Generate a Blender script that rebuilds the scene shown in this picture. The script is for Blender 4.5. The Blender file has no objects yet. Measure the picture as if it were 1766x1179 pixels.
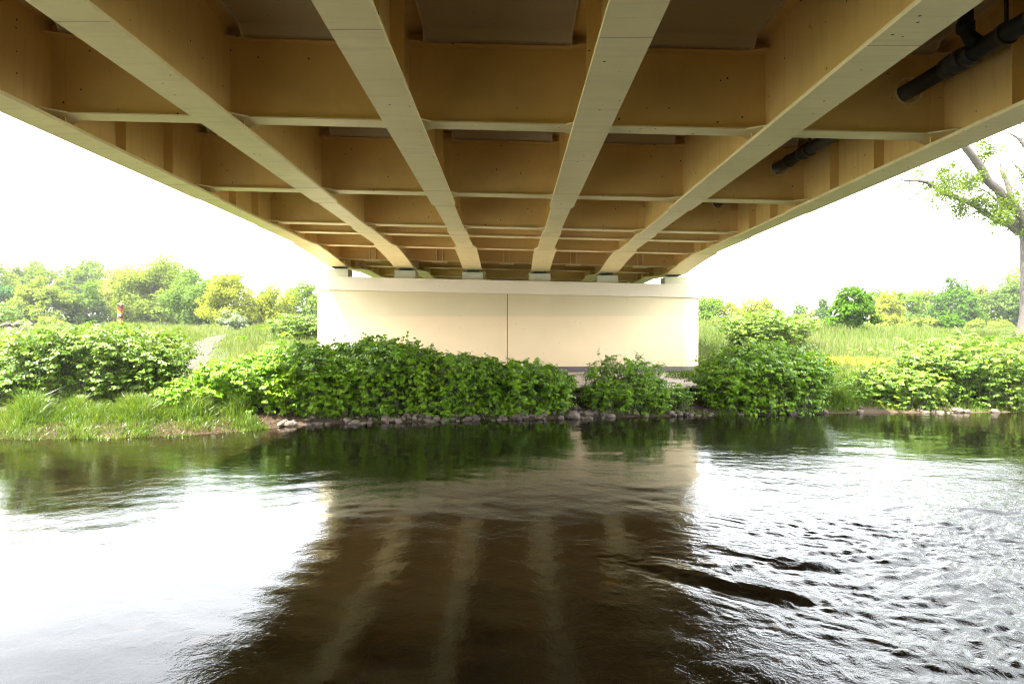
import bpy, math, random
import numpy as np

random.seed(7)
RNG = np.random.default_rng(11)
SC = bpy.context.scene
COL = SC.collection

# ------------------------------------------------------------------ camera
F_PX, CX, HY = 1177.0, 882.0, 585.0       # focal length, centre and horizon in photo pixels (1766 wide)
CAM_Z = 1.94
cam_data = bpy.data.cameras.new('camera')
cam_data.sensor_width = 36.0
cam_data.lens = 36.0 * F_PX / 1766.0
cam_data.shift_x = 1.0 / 1766.0
cam_data.shift_y = -4.5 / 1766.0
cam_data.clip_start = 0.05
cam_data.clip_end = 2000.0
cam = bpy.data.objects.new('camera', cam_data)
cam.location = (0, 0, CAM_Z)
cam.rotation_euler = (math.radians(90), 0, 0)
COL.objects.link(cam)
SC.camera = cam

# ------------------------------------------------------------------ world and sun
SUN_TRAVEL = np.array([0.46, 0.42, -1.0])
to_sun = -SUN_TRAVEL / np.linalg.norm(SUN_TRAVEL)
sun_el = math.asin(to_sun[2])
sun_rot = math.atan2(to_sun[0], to_sun[1])
world = bpy.data.worlds.new('World')
SC.world = world
world.use_nodes = True
wn, wl = world.node_tree.nodes, world.node_tree.links
for n in list(wn):
    wn.remove(n)
w_out = wn.new('ShaderNodeOutputWorld')
w_bg = wn.new('ShaderNodeBackground')
w_sky = wn.new('ShaderNodeTexSky')
w_sky.sky_type = 'NISHITA'
w_sky.sun_disc = False
w_sky.sun_elevation = sun_el
w_sky.sun_rotation = sun_rot
w_sky.dust_density = 3.0
w_sky.air_density = 1.0
# thin bright veil of cloud over the whole sky
w_tc = wn.new('ShaderNodeTexCoord')
w_noise = wn.new('ShaderNodeTexNoise')
w_noise.inputs['Scale'].default_value = 2.2
w_noise.inputs['Detail'].default_value = 6.0
w_ramp = wn.new('ShaderNodeMapRange')
w_ramp.inputs[1].default_value = 0.3
w_ramp.inputs[2].default_value = 0.7
w_ramp.inputs[3].default_value = 0.72
w_ramp.inputs[4].default_value = 0.95
w_mix = wn.new('ShaderNodeMix')
w_mix.data_type = 'RGBA'
w_mix.inputs['B'].default_value = (10.4, 10.5, 10.7, 1)
w_bg.inputs['Strength'].default_value = 0.10
wl.new(w_tc.outputs['Generated'], w_noise.inputs['Vector'])
wl.new(w_noise.outputs['Fac'], w_ramp.inputs[0])
wl.new(w_ramp.outputs[0], w_mix.inputs['Factor'])
wl.new(w_sky.outputs['Color'], w_mix.inputs['A'])
wl.new(w_mix.outputs['Result'], w_bg.inputs['Color'])
wl.new(w_bg.outputs['Background'], w_out.inputs['Surface'])

sun_data = bpy.data.lights.new('sun', 'SUN')
sun_data.energy = 4.9
sun_data.angle = math.radians(0.6)
sun_data.color = (1.0, 0.95, 0.86)
sun = bpy.data.objects.new('sun', sun_data)
from mathutils import Vector, Matrix
sun.rotation_euler = Vector(SUN_TRAVEL).to_track_quat('-Z', 'Y').to_euler()
sun.location = (-20, -16, 40)
COL.objects.link(sun)

SC.view_settings.view_transform = 'Standard'
SC.view_settings.look = 'None'
SC.view_settings.exposure = 2.95
SC.view_settings.gamma = 1.0
SC.cycles.max_bounces = 10
SC.cycles.diffuse_bounces = 6
SC.cycles.glossy_bounces = 4
SC.cycles.transmission_bounces = 6
SC.cycles.transparent_max_bounces = 8
SC.cycles.use_denoising = True
SC.cycles.denoising_prefilter = 'NONE'
SC.cycles.filter_width = 1.1
SC.cycles.sample_clamp_indirect = 12.0


def at(x, y, D):
    """photo pixel + distance along the view axis -> world point"""
    return Vector(((x - CX) / F_PX * D, D, CAM_Z - (y - HY) / F_PX * D))


# ------------------------------------------------------------------ object helpers
def tag(o, label=None, cat=None, group=None, kind=None):
    if label: o['label'] = label
    if cat: o['category'] = cat
    if group: o['group'] = group
    if kind: o['kind'] = kind
    return o


def empty(name, loc=(0, 0, 0)):
    o = bpy.data.objects.new(name, None)
    o.location = loc
    o.empty_display_size = 0.3
    COL.objects.link(o)
    return o


class MB:
    """collects geometry, builds one mesh object"""
    def __init__(self):
        self.v, self.f, self.m = [], [], []

    def add(self, verts, faces, mat=0):
        n = len(self.v)
        self.v.extend([tuple(p) for p in verts])
        self.f.extend([tuple(i + n for i in f) for f in faces])
        self.m.extend([mat] * len(faces))

    def box(self, x0, x1, y0, y1, z0, z1, mat=0, slope=0.0):
        vs = []
        for x, y, z in ((x0, y0, z0), (x1, y0, z0), (x1, y1, z0), (x0, y1, z0), (x0, y0, z1), (x1, y0, z1), (x1, y1, z1), (x0, y1, z1)):
            vs.append((x, y, z + slope * x))
        self.add(vs, [(0, 3, 2, 1), (4, 5, 6, 7), (0, 1, 5, 4), (1, 2, 6, 5), (2, 3, 7, 6), (3, 0, 4, 7)], mat)

    def tube(self, pts, radii, n=8, mat=0, cap=True):
        pts = [Vector(p) for p in pts]
        rings = []
        for i, p in enumerate(pts):
            d = (pts[min(i + 1, len(pts) - 1)] - pts[max(i - 1, 0)]).normalized()
            a = Vector((0, 0, 1)) if abs(d.z) < 0.9 else Vector((1, 0, 0))
            u = d.cross(a).normalized(); w = d.cross(u).normalized()
            rings.append([p + (u * math.cos(2 * math.pi * k / n) + w * math.sin(2 * math.pi * k / n)) * radii[i] for k in range(n)])
        vs = [q for r in rings for q in r]
        fs = []
        for i in range(len(pts) - 1):
            for k in range(n):
                fs.append((i * n + k, i * n + (k + 1) % n, (i + 1) * n + (k + 1) % n, (i + 1) * n + k))
        if cap:
            fs.append(tuple(range(n))[::-1])
            fs.append(tuple((len(pts) - 1) * n + k for k in range(n)))
        self.add(vs, fs, mat)

    def build(self, name, mats, parent=None, smooth=False, bevel=0.0):
        me = bpy.data.meshes.new(name)
        me.from_pydata(self.v, [], self.f)
        if not isinstance(mats, (list, tuple)): mats = [mats]
        for m in mats: me.materials.append(m)
        me.polygons.foreach_set('material_index', self.m)
        if smooth: me.polygons.foreach_set('use_smooth', [True] * len(self.f))
        me.update()
        o = bpy.data.objects.new(name, me)
        COL.objects.link(o)
        if parent: 
            o.parent = parent
            o.matrix_parent_inverse = Matrix.Translation(parent.location).inverted() if parent.parent is None else Matrix.Identity(4)
        if bevel:
            b = o.modifiers.new('bevel', 'BEVEL'); b.width = bevel; b.segments = 2; b.limit_method = 'ANGLE'
        return o


def np_mesh(name, verts, faces, mats, parent=None, smooth=False, mat_idx=None):
    """fast mesh from numpy arrays; faces (n,k) with the same k, or a list of such arrays"""
    me = bpy.data.meshes.new(name)
    if not isinstance(faces, list): faces = [faces]
    faces = [f for f in faces if len(f)]
    me.vertices.add(len(verts))
    me.vertices.foreach_set('co', np.ascontiguousarray(verts, dtype=np.float32).ravel())
    loops = np.concatenate([f.ravel() for f in faces]).astype(np.int32)
    sizes = np.concatenate([np.full(len(f), f.shape[1]) for f in faces]).astype(np.int32)
    starts = np.concatenate([[0], np.cumsum(sizes)[:-1]]).astype(np.int32)
    me.loops.add(len(loops)); me.loops.foreach_set('vertex_index', loops)
    me.polygons.add(len(sizes)); me.polygons.foreach_set('loop_start', starts)
    if not isinstance(mats, (list, tuple)): mats = [mats]
    for m in mats: me.materials.append(m)
    if mat_idx is not None: me.polygons.foreach_set('material_index', np.asarray(mat_idx, dtype=np.int32))
    if smooth: me.polygons.foreach_set('use_smooth', np.ones(len(sizes), dtype=bool))
    me.update(calc_edges=True)
    o = bpy.data.objects.new(name, me)
    COL.objects.link(o)
    if parent:
        o.parent = parent
        o.matrix_parent_inverse = Matrix.Translation(parent.location).inverted()
    return o


# ------------------------------------------------------------------ materials
def new_mat(name):
    m = bpy.data.materials.new(name)
    m.use_nodes = True
    nt = m.node_tree
    return m, nt, nt.nodes, nt.links, nt.nodes['Principled BSDF']


def noise_node(N, L, scale, detail=4, rough=0.5, vec=None, dist=0.0):
    n = N.new('ShaderNodeTexNoise')
    n.inputs['Scale'].default_value = scale
    n.inputs['Detail'].default_value = detail
    n.inputs['Roughness'].default_value = rough
    n.inputs['Distortion'].default_value = dist
    if vec is not None: L.new(vec, n.inputs['Vector'])
    return n


def ramp(N, L, fac, stops):
    r = N.new('ShaderNodeValToRGB')
    cr = r.color_ramp
    while len(cr.elements) < len(stops): cr.elements.new(0.5)
    for e, (p, c) in zip(cr.elements, stops):
        e.position = p; e.color = (c[0], c[1], c[2], 1)
    L.new(fac, r.inputs['Fac'])
    return r


def mixc(N, L, fac, a, b, mode='MIX'):
    m = N.new('ShaderNodeMix'); m.data_type = 'RGBA'; m.blend_type = mode
    for sock, val in ((m.inputs['Factor'], fac), (m.inputs['A'], a), (m.inputs['B'], b)):
        if hasattr(val, 'links'): L.new(val, sock)
        elif isinstance(val, (tuple, list)): sock.default_value = (*val, 1) if len(val) == 3 else val
        else: sock.default_value = val
    return m.outputs['Result']


def scaled_coords(N, L, sx, sy, sz, kind='Object'):
    tc = N.new('ShaderNodeTexCoord')
    mp = N.new('ShaderNodeMapping')
    mp.inputs['Scale'].default_value = (sx, sy, sz)
    L.new(tc.outputs[kind], mp.inputs['Vector'])
    return mp.outputs['Vector']


def m_steel(name, col, rough=0.42):
    m, nt, N, L, P = new_mat(name)
    v = scaled_coords(N, L, 1, 1, 1)
    big = noise_node(N, L, 0.9, 5, 0.6, v)
    c1 = mixc(N, L, ramp(N, L, big.outputs['Fac'], [(0.3, (0, 0, 0)), (0.75, (1, 1, 1))]).outputs['Color'],
              col, (col[0] * 0.86, col[1] * 0.86, col[2] * 0.80))
    # stains running with the plate (water marks across the width)
    v2 = scaled_coords(N, L, 0.7, 7, 0.7)
    st = noise_node(N, L, 1.3, 6, 0.65, v2)
    c2 = mixc(N, L, ramp(N, L, st.outputs['Fac'], [(0.50, (0, 0, 0)), (0.72, (0.6, 0.6, 0.6))]).outputs['Color'],
              c1, (col[0] * 0.72, col[1] * 0.72, col[2] * 0.68))
    # small dirt specks
    vo = N.new('ShaderNodeTexVoronoi'); vo.inputs['Scale'].default_value = 6.0; vo.inputs['Randomness'].default_value = 1.0
    L.new(v, vo.inputs['Vector'])
    gate = noise_node(N, L, 3.1, 2, 0.5, v)
    sp = N.new('ShaderNodeMath'); sp.operation = 'LESS_THAN'; sp.inputs[1].default_value = 0.085
    L.new(vo.outputs['Distance'], sp.inputs[0])
    gt = N.new('ShaderNodeMath'); gt.operation = 'GREATER_THAN'; gt.inputs[1].default_value = 0.52
    L.new(gate.outputs['Fac'], gt.inputs[0])
    mu = N.new('ShaderNodeMath'); mu.operation = 'MULTIPLY'
    L.new(sp.outputs[0], mu.inputs[0]); L.new(gt.outputs[0], mu.inputs[1])
    c3 = mixc(N, L, mu.outputs[0], c2, (0.06, 0.035, 0.02))
    L.new(c3, P.inputs['Base Color'])
    P.inputs['Roughness'].default_value = rough
    rr = N.new('ShaderNodeMapRange'); rr.inputs[3].default_value = rough - 0.08; rr.inputs[4].default_value = rough + 0.14
    L.new(big.outputs['Fac'], rr.inputs[0]); L.new(rr.outputs[0], P.inputs['Roughness'])
    b = N.new('ShaderNodeBump'); b.inputs['Strength'].default_value = 0.25; b.inputs['Distance'].default_value = 0.012
    wob = noise_node(N, L, 2.4, 3, 0.5, v)
    L.new(wob.outputs['Fac'], b.inputs['Height']); L.new(b.outputs['Normal'], P.inputs['Normal'])
    return m


def m_concrete(name, col, split=None, col_hi=None, rough=0.85, rust=0.0):
    m, nt, N, L, P = new_mat(name)
    v = scaled_coords(N, L, 1, 1, 1)
    big = noise_node(N, L, 0.7, 6, 0.6, v)
    c = mixc(N, L, big.outputs['Fac'], tuple(x * 1.04 for x in col), tuple(x * 0.9 for x in col))
    if split is not None:
        tc = N.new('ShaderNodeTexCoord'); sx = N.new('ShaderNodeSeparateXYZ'); L.new(tc.outputs['Object'], sx.inputs[0])
        mr = N.new('ShaderNodeMapRange'); mr.inputs[1].default_value = split - 0.03; mr.inputs[2].default_value = split + 0.03
        L.new(sx.outputs['Z'], mr.inputs[0])
        c = mixc(N, L, mr.outputs[0], c, mixc(N, L, big.outputs['Fac'], col_hi, tuple(x * 0.88 for x in col_hi)))
    v2 = scaled_coords(N, L, 5, 5, 0.35)
    st = noise_node(N, L, 1.2, 5, 0.6, v2)
    c = mixc(N, L, ramp(N, L, st.outputs['Fac'], [(0.6, (0, 0, 0)), (0.85, (0.12, 0.12, 0.12))]).outputs['Color'], c, tuple(x * 0.6 for x in col))
    vo = N.new('ShaderNodeTexVoronoi'); vo.inputs['Scale'].default_value = 4.0
    L.new(v, vo.inputs['Vector'])
    sp = N.new('ShaderNodeMath'); sp.operation = 'LESS_THAN'; sp.inputs[1].default_value = 0.05
    L.new(vo.outputs['Distance'], sp.inputs[0])
    c = mixc(N, L, sp.outputs[0], c, tuple(x * 0.45 for x in col))
    L.new(c, P.inputs['Base Color'])
    P.inputs['Roughness'].default_value = rough
    P.inputs['Specular IOR Level'].default_value = 0.3
    b = N.new('ShaderNodeBump'); b.inputs['Strength'].default_value = 0.35; b.inputs['Distance'].default_value = 0.01
    fine = noise_node(N, L, 25, 5, 0.6, v)
    L.new(fine.outputs['Fac'], b.inputs['Height']); L.new(b.outputs['Normal'], P.inputs['Normal'])
    return m


def m_plain(name, col, rough=0.5, metallic=0.0, bump=0.2, bscale=30, vary=0.2):
    m, nt, N, L, P = new_mat(name)
    v = scaled_coords(N, L, 1, 1, 1)
    n = noise_node(N, L, bscale * 0.2, 4, 0.6, v)
    L.new(mixc(N, L, n.outputs['Fac'], tuple(x * (1 + vary) for x in col), tuple(x * (1 - vary) for x in col)), P.inputs['Base Color'])
    P.inputs['Roughness'].default_value = rough
    P.inputs['Metallic'].default_value = metallic
    b = N.new('ShaderNodeBump'); b.inputs['Strength'].default_value = bump; b.inputs['Distance'].default_value = 0.01
    f = noise_node(N, L, bscale, 4, 0.6, v)
    L.new(f.outputs['Fac'], b.inputs['Height']); L.new(b.outputs['Normal'], P.inputs['Normal'])
    return m


def m_leaf(name, cols, trans=0.45, gloss=0.0, clump=0.5):
    """cols: list of base colours picked per leaf; foliage with light passing through it"""
    m = bpy.data.materials.new(name); m.use_nodes = True
    nt = m.node_tree; N, L = nt.nodes, nt.links
    for n in list(N): N.remove(n)
    out = N.new('ShaderNodeOutputMaterial')
    geo = N.new('ShaderNodeNewGeometry')
    tc = N.new('ShaderNodeTexCoord')
    nz = noise_node(N, L, clump, 3, 0.6, tc.outputs['Object'])
    mxf = N.new('ShaderNodeMath'); mxf.operation = 'MULTIPLY_ADD'
    mxf.inputs[1].default_value = 0.55
    L.new(geo.outputs['Random Per Island'], mxf.inputs[0])
    sc2 = N.new('ShaderNodeMath'); sc2.operation = 'MULTIPLY_ADD'; sc2.inputs[1].default_value = 0.9; sc2.inputs[2].default_value = -0.22
    L.new(nz.outputs['Fac'], sc2.inputs[0]); L.new(sc2.outputs[0], mxf.inputs[2])
    stops = [(i / max(1, len(cols) - 1), c) for i, c in enumerate(cols)]
    r = ramp(N, L, mxf.outputs[0], stops)
    dif = N.new('ShaderNodeBsdfDiffuse'); L.new(r.outputs['Color'], dif.inputs['Color'])
    tr = N.new('ShaderNodeBsdfTranslucent')
    tcol = mixc(N, L, 1.0, r.outputs['Color'], (1.45, 1.35, 0.55), 'MULTIPLY')
    L.new(tcol, tr.inputs['Color'])
    mx = N.new('ShaderNodeMixShader'); mx.inputs[0].default_value = trans
    L.new(dif.outputs[0], mx.inputs[1]); L.new(tr.outputs[0], mx.inputs[2])
    last = mx
    if gloss > 0:
        gl = N.new('ShaderNodeBsdfGlossy'); gl.inputs['Roughness'].default_value = 0.38
        gl.inputs['Color'].default_value = (1, 1, 1, 1)
        fr = N.new('ShaderNodeFresnel'); fr.inputs['IOR'].default_value = 1.4
        ml = N.new('ShaderNodeMath'); ml.operation = 'MULTIPLY'; ml.inputs[1].default_value = gloss
        L.new(fr.outputs[0], ml.inputs[0])
        m2 = N.new('ShaderNodeMixShader'); L.new(ml.outputs[0], m2.inputs[0])
        L.new(mx.outputs[0], m2.inputs[1]); L.new(gl.outputs[0], m2.inputs[2]); last = m2
    L.new(last.outputs[0], out.inputs['Surface'])
    return m


STEEL = m_steel('ochre_bridge_paint', (0.80, 0.56, 0.19))
STEEL_LIT = m_steel('lit_bridge_paint', (0.90, 0.78, 0.43), 0.5)  # same paint as the webs, with light from below put into the colour
WELD = m_plain('weld_seam', (0.60, 0.48, 0.27), 0.7)
SLAB = m_concrete('deck_concrete', (0.52, 0.44, 0.29), rust=0)
SEAL = m_plain('seal_strip', (0.60, 0.50, 0.36), 0.7)
PIERM = m_concrete('pier_plaster', (0.78, 0.635, 0.41), 2.75, (0.68, 0.60, 0.385))
CAPM = m_concrete('cap_concrete', (0.62, 0.565, 0.43))
BLOCKM = m_concrete('block_concrete', (0.50, 0.50, 0.36))
PLINTHM = m_plain('plinth_coating', (0.10, 0.085, 0.09), 0.7)
DARK = m_plain('dark_joint', (0.05, 0.045, 0.035), 0.9)
BEARM = m_plain('bearing_steel', (0.03, 0.05, 0.035), 0.55)
PIPEM = m_plain('black_pipe', (0.006, 0.006, 0.006), 0.5, bump=0.1)
COLLARM = m_plain('pipe_collar_metal', (0.03, 0.03, 0.028), 0.4, bump=0.1)
SOIL = None
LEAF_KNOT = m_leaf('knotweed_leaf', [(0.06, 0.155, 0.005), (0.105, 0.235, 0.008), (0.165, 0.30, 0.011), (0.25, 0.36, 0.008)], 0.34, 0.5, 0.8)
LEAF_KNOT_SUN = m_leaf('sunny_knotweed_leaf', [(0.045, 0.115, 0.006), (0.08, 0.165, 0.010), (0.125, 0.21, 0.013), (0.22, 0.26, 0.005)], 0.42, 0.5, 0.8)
STEMM = m_plain('shrub_stem', (0.07, 0.075, 0.022), 0.7)
BARK = m_plain('tree_bark', (0.065, 0.055, 0.044), 0.9, bump=0.9, bscale=14, vary=0.35)
BARK_DARK = m_plain('dark_tree_bark', (0.10, 0.085, 0.06), 0.9, bump=0.8, bscale=10)
STONEM = [m_plain('river_stone_a', (0.10, 0.075, 0.055), 0.85, bump=0.6, bscale=12, vary=0.3),
          m_plain('river_stone_b', (0.075, 0.058, 0.045), 0.85, bump=0.6, bscale=12, vary=0.3),
          m_plain('river_stone_c', (0.14, 0.11, 0.085), 0.85, bump=0.6, bscale=12, vary=0.25)]
RUBBLEM = m_plain('pale_rubble', (0.07, 0.052, 0.042), 0.9, bump=0.6, bscale=12, vary=0.3)

# ------------------------------------------------------------------ terrain
SHORE = np.array([(-120, 2.0), (-60, 8.5), (-30, 11.8), (-14, 13.0), (-9.95, 13.28), (-6.76, 13.67), (-5.58, 14.54), (-5.0, 15.4), (-2.49, 16.08), (0, 16.43),
                  (2.43, 17.04), (5.5, 17.56), (9.44, 17.98), (13.7, 18.27), (30, 19.6), (60, 24), (120, 36)])
PROF = np.array([(-40, -1.6), (-6, -1.3), (-2, -0.5), (0, 0.0), (0.35, 0.10), (0.9, 0.22), (1.7, 0.45), (3, 0.58), (7, 0.80), (10, 1.2), (14, 1.6), (20, 1.95),
                 (26, 2.18), (32, 2.28), (60, 2.4), (120, 2.7), (500, 3.5), (1500, 4.0)])


def shore(X):
    return np.interp(X, SHORE[:, 0], SHORE[:, 1])


def G(X, Y, x0, y0, rx, ry, a):
    return a * np.exp(-((X - x0) / rx) ** 2 - ((Y - y0) / ry) ** 2)


def hgt(X, Y):
    X = np.asarray(X, float); Y = np.asarray(Y, float)
    wob = 0.12 * np.sin(X * 2.1) + 0.08 * np.sin(X * 4.7 + 1)
    t = Y - shore(X) + wob * 0.6
    z = np.interp(t, PROF[:, 0], PROF[:, 1])
    z = z + G(X, Y, -22, 42, 6.5, 7, 0.22) + G(X, Y, -12.8, 41, 3.2, 8, 0.35) + G(X, Y, -17.2, 43, 2.0, 9, -0.25)
    z = z + G(X, Y, 16, 42, 7.5, 8, 0.80)
    far = np.clip((t - 3) / 8, 0, 1)
    z = z + far * (0.10 * np.sin(X * 0.33 + 1.3) * np.sin(Y * 0.27) + 0.05 * np.sin(X * 0.9 + Y * 0.7))
    # bank on the photographer's side; raised out of view to darken the near bays
    t2 = -(Y - 0.9) + 0.25 * np.sin(X * 0.9)
    zn = np.interp(t2, [-4, -1.2, 0, 1.0, 3, 8, 12, 400], [-1.5, -0.6, 0.0, 0.4, 0.9, 3.4, 3.8, 4.0])
    return np.where(Y < 6, np.maximum(z, zn), z)


def axis_pts(segs):
    out = []
    for a, b, st in segs:
        out.append(np.arange(a, b, st))
    out.append([segs[-1][1]])
    return np.concatenate(out)


def grid_mesh(name, xs, ys, zf, mat, smooth=True, parent=None):
    XX, YY = np.meshgrid(xs, ys)
    ZZ = zf(XX, YY)
    v = np.stack([XX.ravel(), YY.ravel(), ZZ.ravel()], 1)
    nx, ny = len(xs), len(ys)
    i = np.arange(nx - 1)[None, :] + nx * np.arange(ny - 1)[:, None]
    f = np.stack([i, i + 1, i + nx + 1, i + nx], -1).reshape(-1, 4)
    return np_mesh(name, v, f, mat, parent, smooth)


m, nt, N, L, P = new_mat('meadow_soil')
tc = N.new('ShaderNodeTexCoord'); sep = N.new('ShaderNodeSeparateXYZ'); L.new(tc.outputs['Object'], sep.inputs[0])
n1 = noise_node(N, L, 0.35, 5, 0.6, tc.outputs['Object']); n2 = noise_node(N, L, 6, 5, 0.6, tc.outputs['Object'])
grass_c = mixc(N, L, ramp(N, L, n1.outputs['Fac'], [(0.35, (0, 0, 0)), (0.65, (1, 1, 1))]).outputs['Color'], (0.025, 0.045, 0.008), (0.05, 0.06, 0.022))
soil_c = mixc(N, L, n2.outputs['Fac'], (0.035, 0.025, 0.015), (0.09, 0.065, 0.042))
mr = N.new('ShaderNodeMapRange'); mr.inputs[1].default_value = 0.5; mr.inputs[2].default_value = 0.95
zz = N.new('ShaderNodeMath'); zz.operation = 'MULTIPLY_ADD'; zz.inputs[1].default_value = 0.5
L.new(n2.outputs['Fac'], zz.inputs[0]); L.new(sep.outputs['Z'], zz.inputs[2]); L.new(zz.outputs[0], mr.inputs[0])
L.new(mixc(N, L, mr.outputs[0], soil_c, grass_c), P.inputs['Base Color'])
P.inputs['Roughness'].default_value = 0.95; P.inputs['Specular IOR Level'].default_value = 0.1
b = N.new('ShaderNodeBump'); b.inputs['Strength'].default_value = 0.6; b.inputs['Distance'].default_value = 0.05
L.new(n2.outputs['Fac'], b.inputs['Height']); L.new(b.outputs['Normal'], P.inputs['Normal'])
SOIL = m

xs = axis_pts([(-900, -120, 60), (-120, -30, 3), (-30, -14, 0.8), (-14, 15, 0.25), (15, 40, 0.8), (40, 120, 3), (120, 901, 60)])
ys = axis_pts([(-300, -20, 40), (-20, 2, 1.0), (2, 12, 1.0), (12, 26, 0.22), (26, 60, 0.7), (60, 150, 5), (150, 1401, 50)])
terrain = grid_mesh('terrain', xs, ys, lambda X, Y: hgt(X, Y), SOIL)
tag(terrain, kind='structure')

# sandy path over the mound
m, nt, N, L, P = new_mat('sandy_path')
tc = N.new('ShaderNodeTexCoord'); n2 = noise_node(N, L, 5, 6, 0.65, tc.outputs['Object'])
L.new(ramp(N, L, n2.outputs['Fac'], [(0.35, (0.016, 0.030, 0.004)), (0.5, (0.030, 0.026, 0.012)), (0.75, (0.045, 0.034, 0.020))]).outputs['Color'], P.inputs['Base Color'])
P.inputs['Roughness'].default_value = 0.95
PATHM = m
pp = np.array([(-10.2, 21.5), (-10.9, 24.0), (-12.6, 28.0), (-14.6, 34), (-16.4, 40), (-17.4, 46), (-18.5, 52)])
ss = np.linspace(0, 1, 90)
cxp = np.interp(ss, np.linspace(0, 1, len(pp)), pp[:, 0]); cyp = np.interp(ss, np.linspace(0, 1, len(pp)), pp[:, 1])
wv = 0.32 + 0.12 * np.sin(ss * 23) + 0.06 * np.sin(ss * 61) + 0.25 * ss
pv = []
for k, u in enumerate(np.linspace(-1, 1, 9)):
    X = cxp + u * wv; Y = cyp
    pv.append(np.stack([X, Y, hgt(X, Y) + 0.045 - 0.03 * abs(u)], 1))
pv = np.stack(pv, 1)
idx = np.arange(90 * 9).reshape(90, 9)
pf = np.stack([idx[:-1, :-1], idx[:-1, 1:], idx[1:, 1:], idx[1:, :-1]], -1).reshape(-1, 4)
tag(np_mesh('path', pv.reshape(-1, 3), pf, PATHM, smooth=True), kind='structure')

# herringbone paving in front of the pier
m, nt, N, L, P = new_mat('herringbone_paving')
vv = scaled_coords(N, L, 1, 1, 1)
rot = N.new('ShaderNodeMapping'); rot.inputs['Rotation'].default_value = (0, 0, math.radians(45)); L.new(vv, rot.inputs['Vector'])
br = N.new('ShaderNodeTexBrick'); br.inputs['Scale'].default_value = 1.0
br.inputs['Color1'].default_value = (0.50, 0.40, 0.34, 1); br.inputs['Color2'].default_value = (0.40, 0.31, 0.27, 1); br.inputs['Mortar'].default_value = (0.16, 0.12, 0.10, 1)
br.inputs['Mortar Size'].default_value = 0.012; br.inputs['Brick Width'].default_value = 0.22; br.inputs['Row Height'].default_value = 0.11
L.new(rot.outputs['Vector'], br.inputs['Vector'])
nn = noise_node(N, L, 3, 4, 0.6, vv)
L.new(mixc(N, L, 0.45, br.outputs['Color'], mixc(N, L, nn.outputs['Fac'], (0.52, 0.42, 0.36), (0.36, 0.28, 0.24))), P.inputs['Base Color'])
P.inputs['Roughness'].default_value = 0.9
b = N.new('ShaderNodeBump'); b.inputs['Strength'].default_value = 0.8; b.inputs['Distance'].default_value = 0.012; b.invert = True
L.new(br.outputs['Fac'], b.inputs['Height']); L.new(b.outputs['Normal'], P.inputs['Normal'])
PAVEM = m


def pave_z(X, Y):
    u = np.clip((Y - 19.0) / (23.8 - 19.0), 0, 1.2)
    return 0.60 + 0.17 * u + 0.0 * X


pxs = np.arange(-6.6, 7.3, 0.2); pys = np.arange(18.9, 26.6, 0.2)
XX, YY = np.meshgrid(pxs, pys)
pave = grid_mesh('paved_bank', pxs, pys, lambda X, Y: np.maximum(pave_z(X, Y), hgt(X, Y) + 0.02), PAVEM)
tag(pave, kind='structure')

# ------------------------------------------------------------------ water
m = bpy.data.materials.new('river_water'); m.use_nodes = True
nt = m.node_tree; N, L = nt.nodes, nt.links
for n in list(N): N.remove(n)
out = N.new('ShaderNodeOutputMaterial')
tc = N.new('ShaderNodeTexCoord')
bed = noise_node(N, L, 2.2, 6, 0.65, tc.outputs['Object'])
bed2 = noise_node(N, L, 9.0, 3, 0.6, tc.outputs['Object'])
c = ramp(N, L, bed.outputs['Fac'], [(0.3, (0.003, 0.0018, 0.0006)), (0.55, (0.007, 0.0042, 0.0012)), (0.75, (0.016, 0.009, 0.0025))]).outputs['Color']
vb = N.new('ShaderNodeTexVoronoi'); vb.inputs['Scale'].default_value = 1.7; L.new(tc.outputs['Object'], vb.inputs['Vector'])
blob = ramp(N, L, vb.outputs['Distance'], [(0.05, (1, 1, 1)), (0.14, (0, 0, 0))]).outputs['Color']
bl2 = N.new('ShaderNodeMath'); bl2.operation = 'MULTIPLY'; L.new(blob, bl2.inputs[0]); L.new(bed2.outputs['Fac'], bl2.inputs[1])
c = mixc(N, L, bl2.outputs[0], c, (0.09, 0.04, 0.006))
dif = N.new('ShaderNodeBsdfDiffuse'); L.new(c, dif.inputs['Color'])
gl = N.new('ShaderNodeBsdfGlossy'); gl.inputs['Roughness'].default_value = 0.03; gl.inputs['Color'].default_value = (0.94, 0.96, 0.97, 1)
fr = N.new('ShaderNodeFresnel'); fr.inputs['IOR'].default_value = 1.33
mx = N.new('ShaderNodeMixShader'); L.new(fr.outputs[0], mx.inputs[0]); L.new(dif.outputs[0], mx.inputs[1]); L.new(gl.outputs[0], mx.inputs[2])
L.new(mx.outputs[0], out.inputs['Surface'])
v1 = scaled_coords(N, L, 1.0, 1.0, 1.0)
w1 = noise_node(N, L, 5.0, 5, 0.62, v1, 0.6)
w2 = noise_node(N, L, 17.0, 4, 0.6, v1, 0.4)
gate = noise_node(N, L, 0.28, 3, 0.5, v1)
gr = N.new('ShaderNodeMapRange'); gr.inputs[1].default_value = 0.40; gr.inputs[2].default_value = 0.66; gr.inputs[3].default_value = 0.25; gr.inputs[4].default_value = 1.0
L.new(gate.outputs['Fac'], gr.inputs[0])
ad = N.new('ShaderNodeMath'); ad.operation = 'MULTIPLY_ADD'; ad.inputs[1].default_value = 0.16
L.new(w2.outputs['Fac'], ad.inputs[0]); L.new(w1.outputs['Fac'], ad.inputs[2])
sxy = N.new('ShaderNodeSeparateXYZ'); L.new(tc.outputs['Object'], sxy.inputs[0])
rx_ = N.new('ShaderNodeMath'); rx_.operation = 'MULTIPLY'; rx_.inputs[1].default_value = 0.8; L.new(sxy.outputs['X'], rx_.inputs[0])
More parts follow.
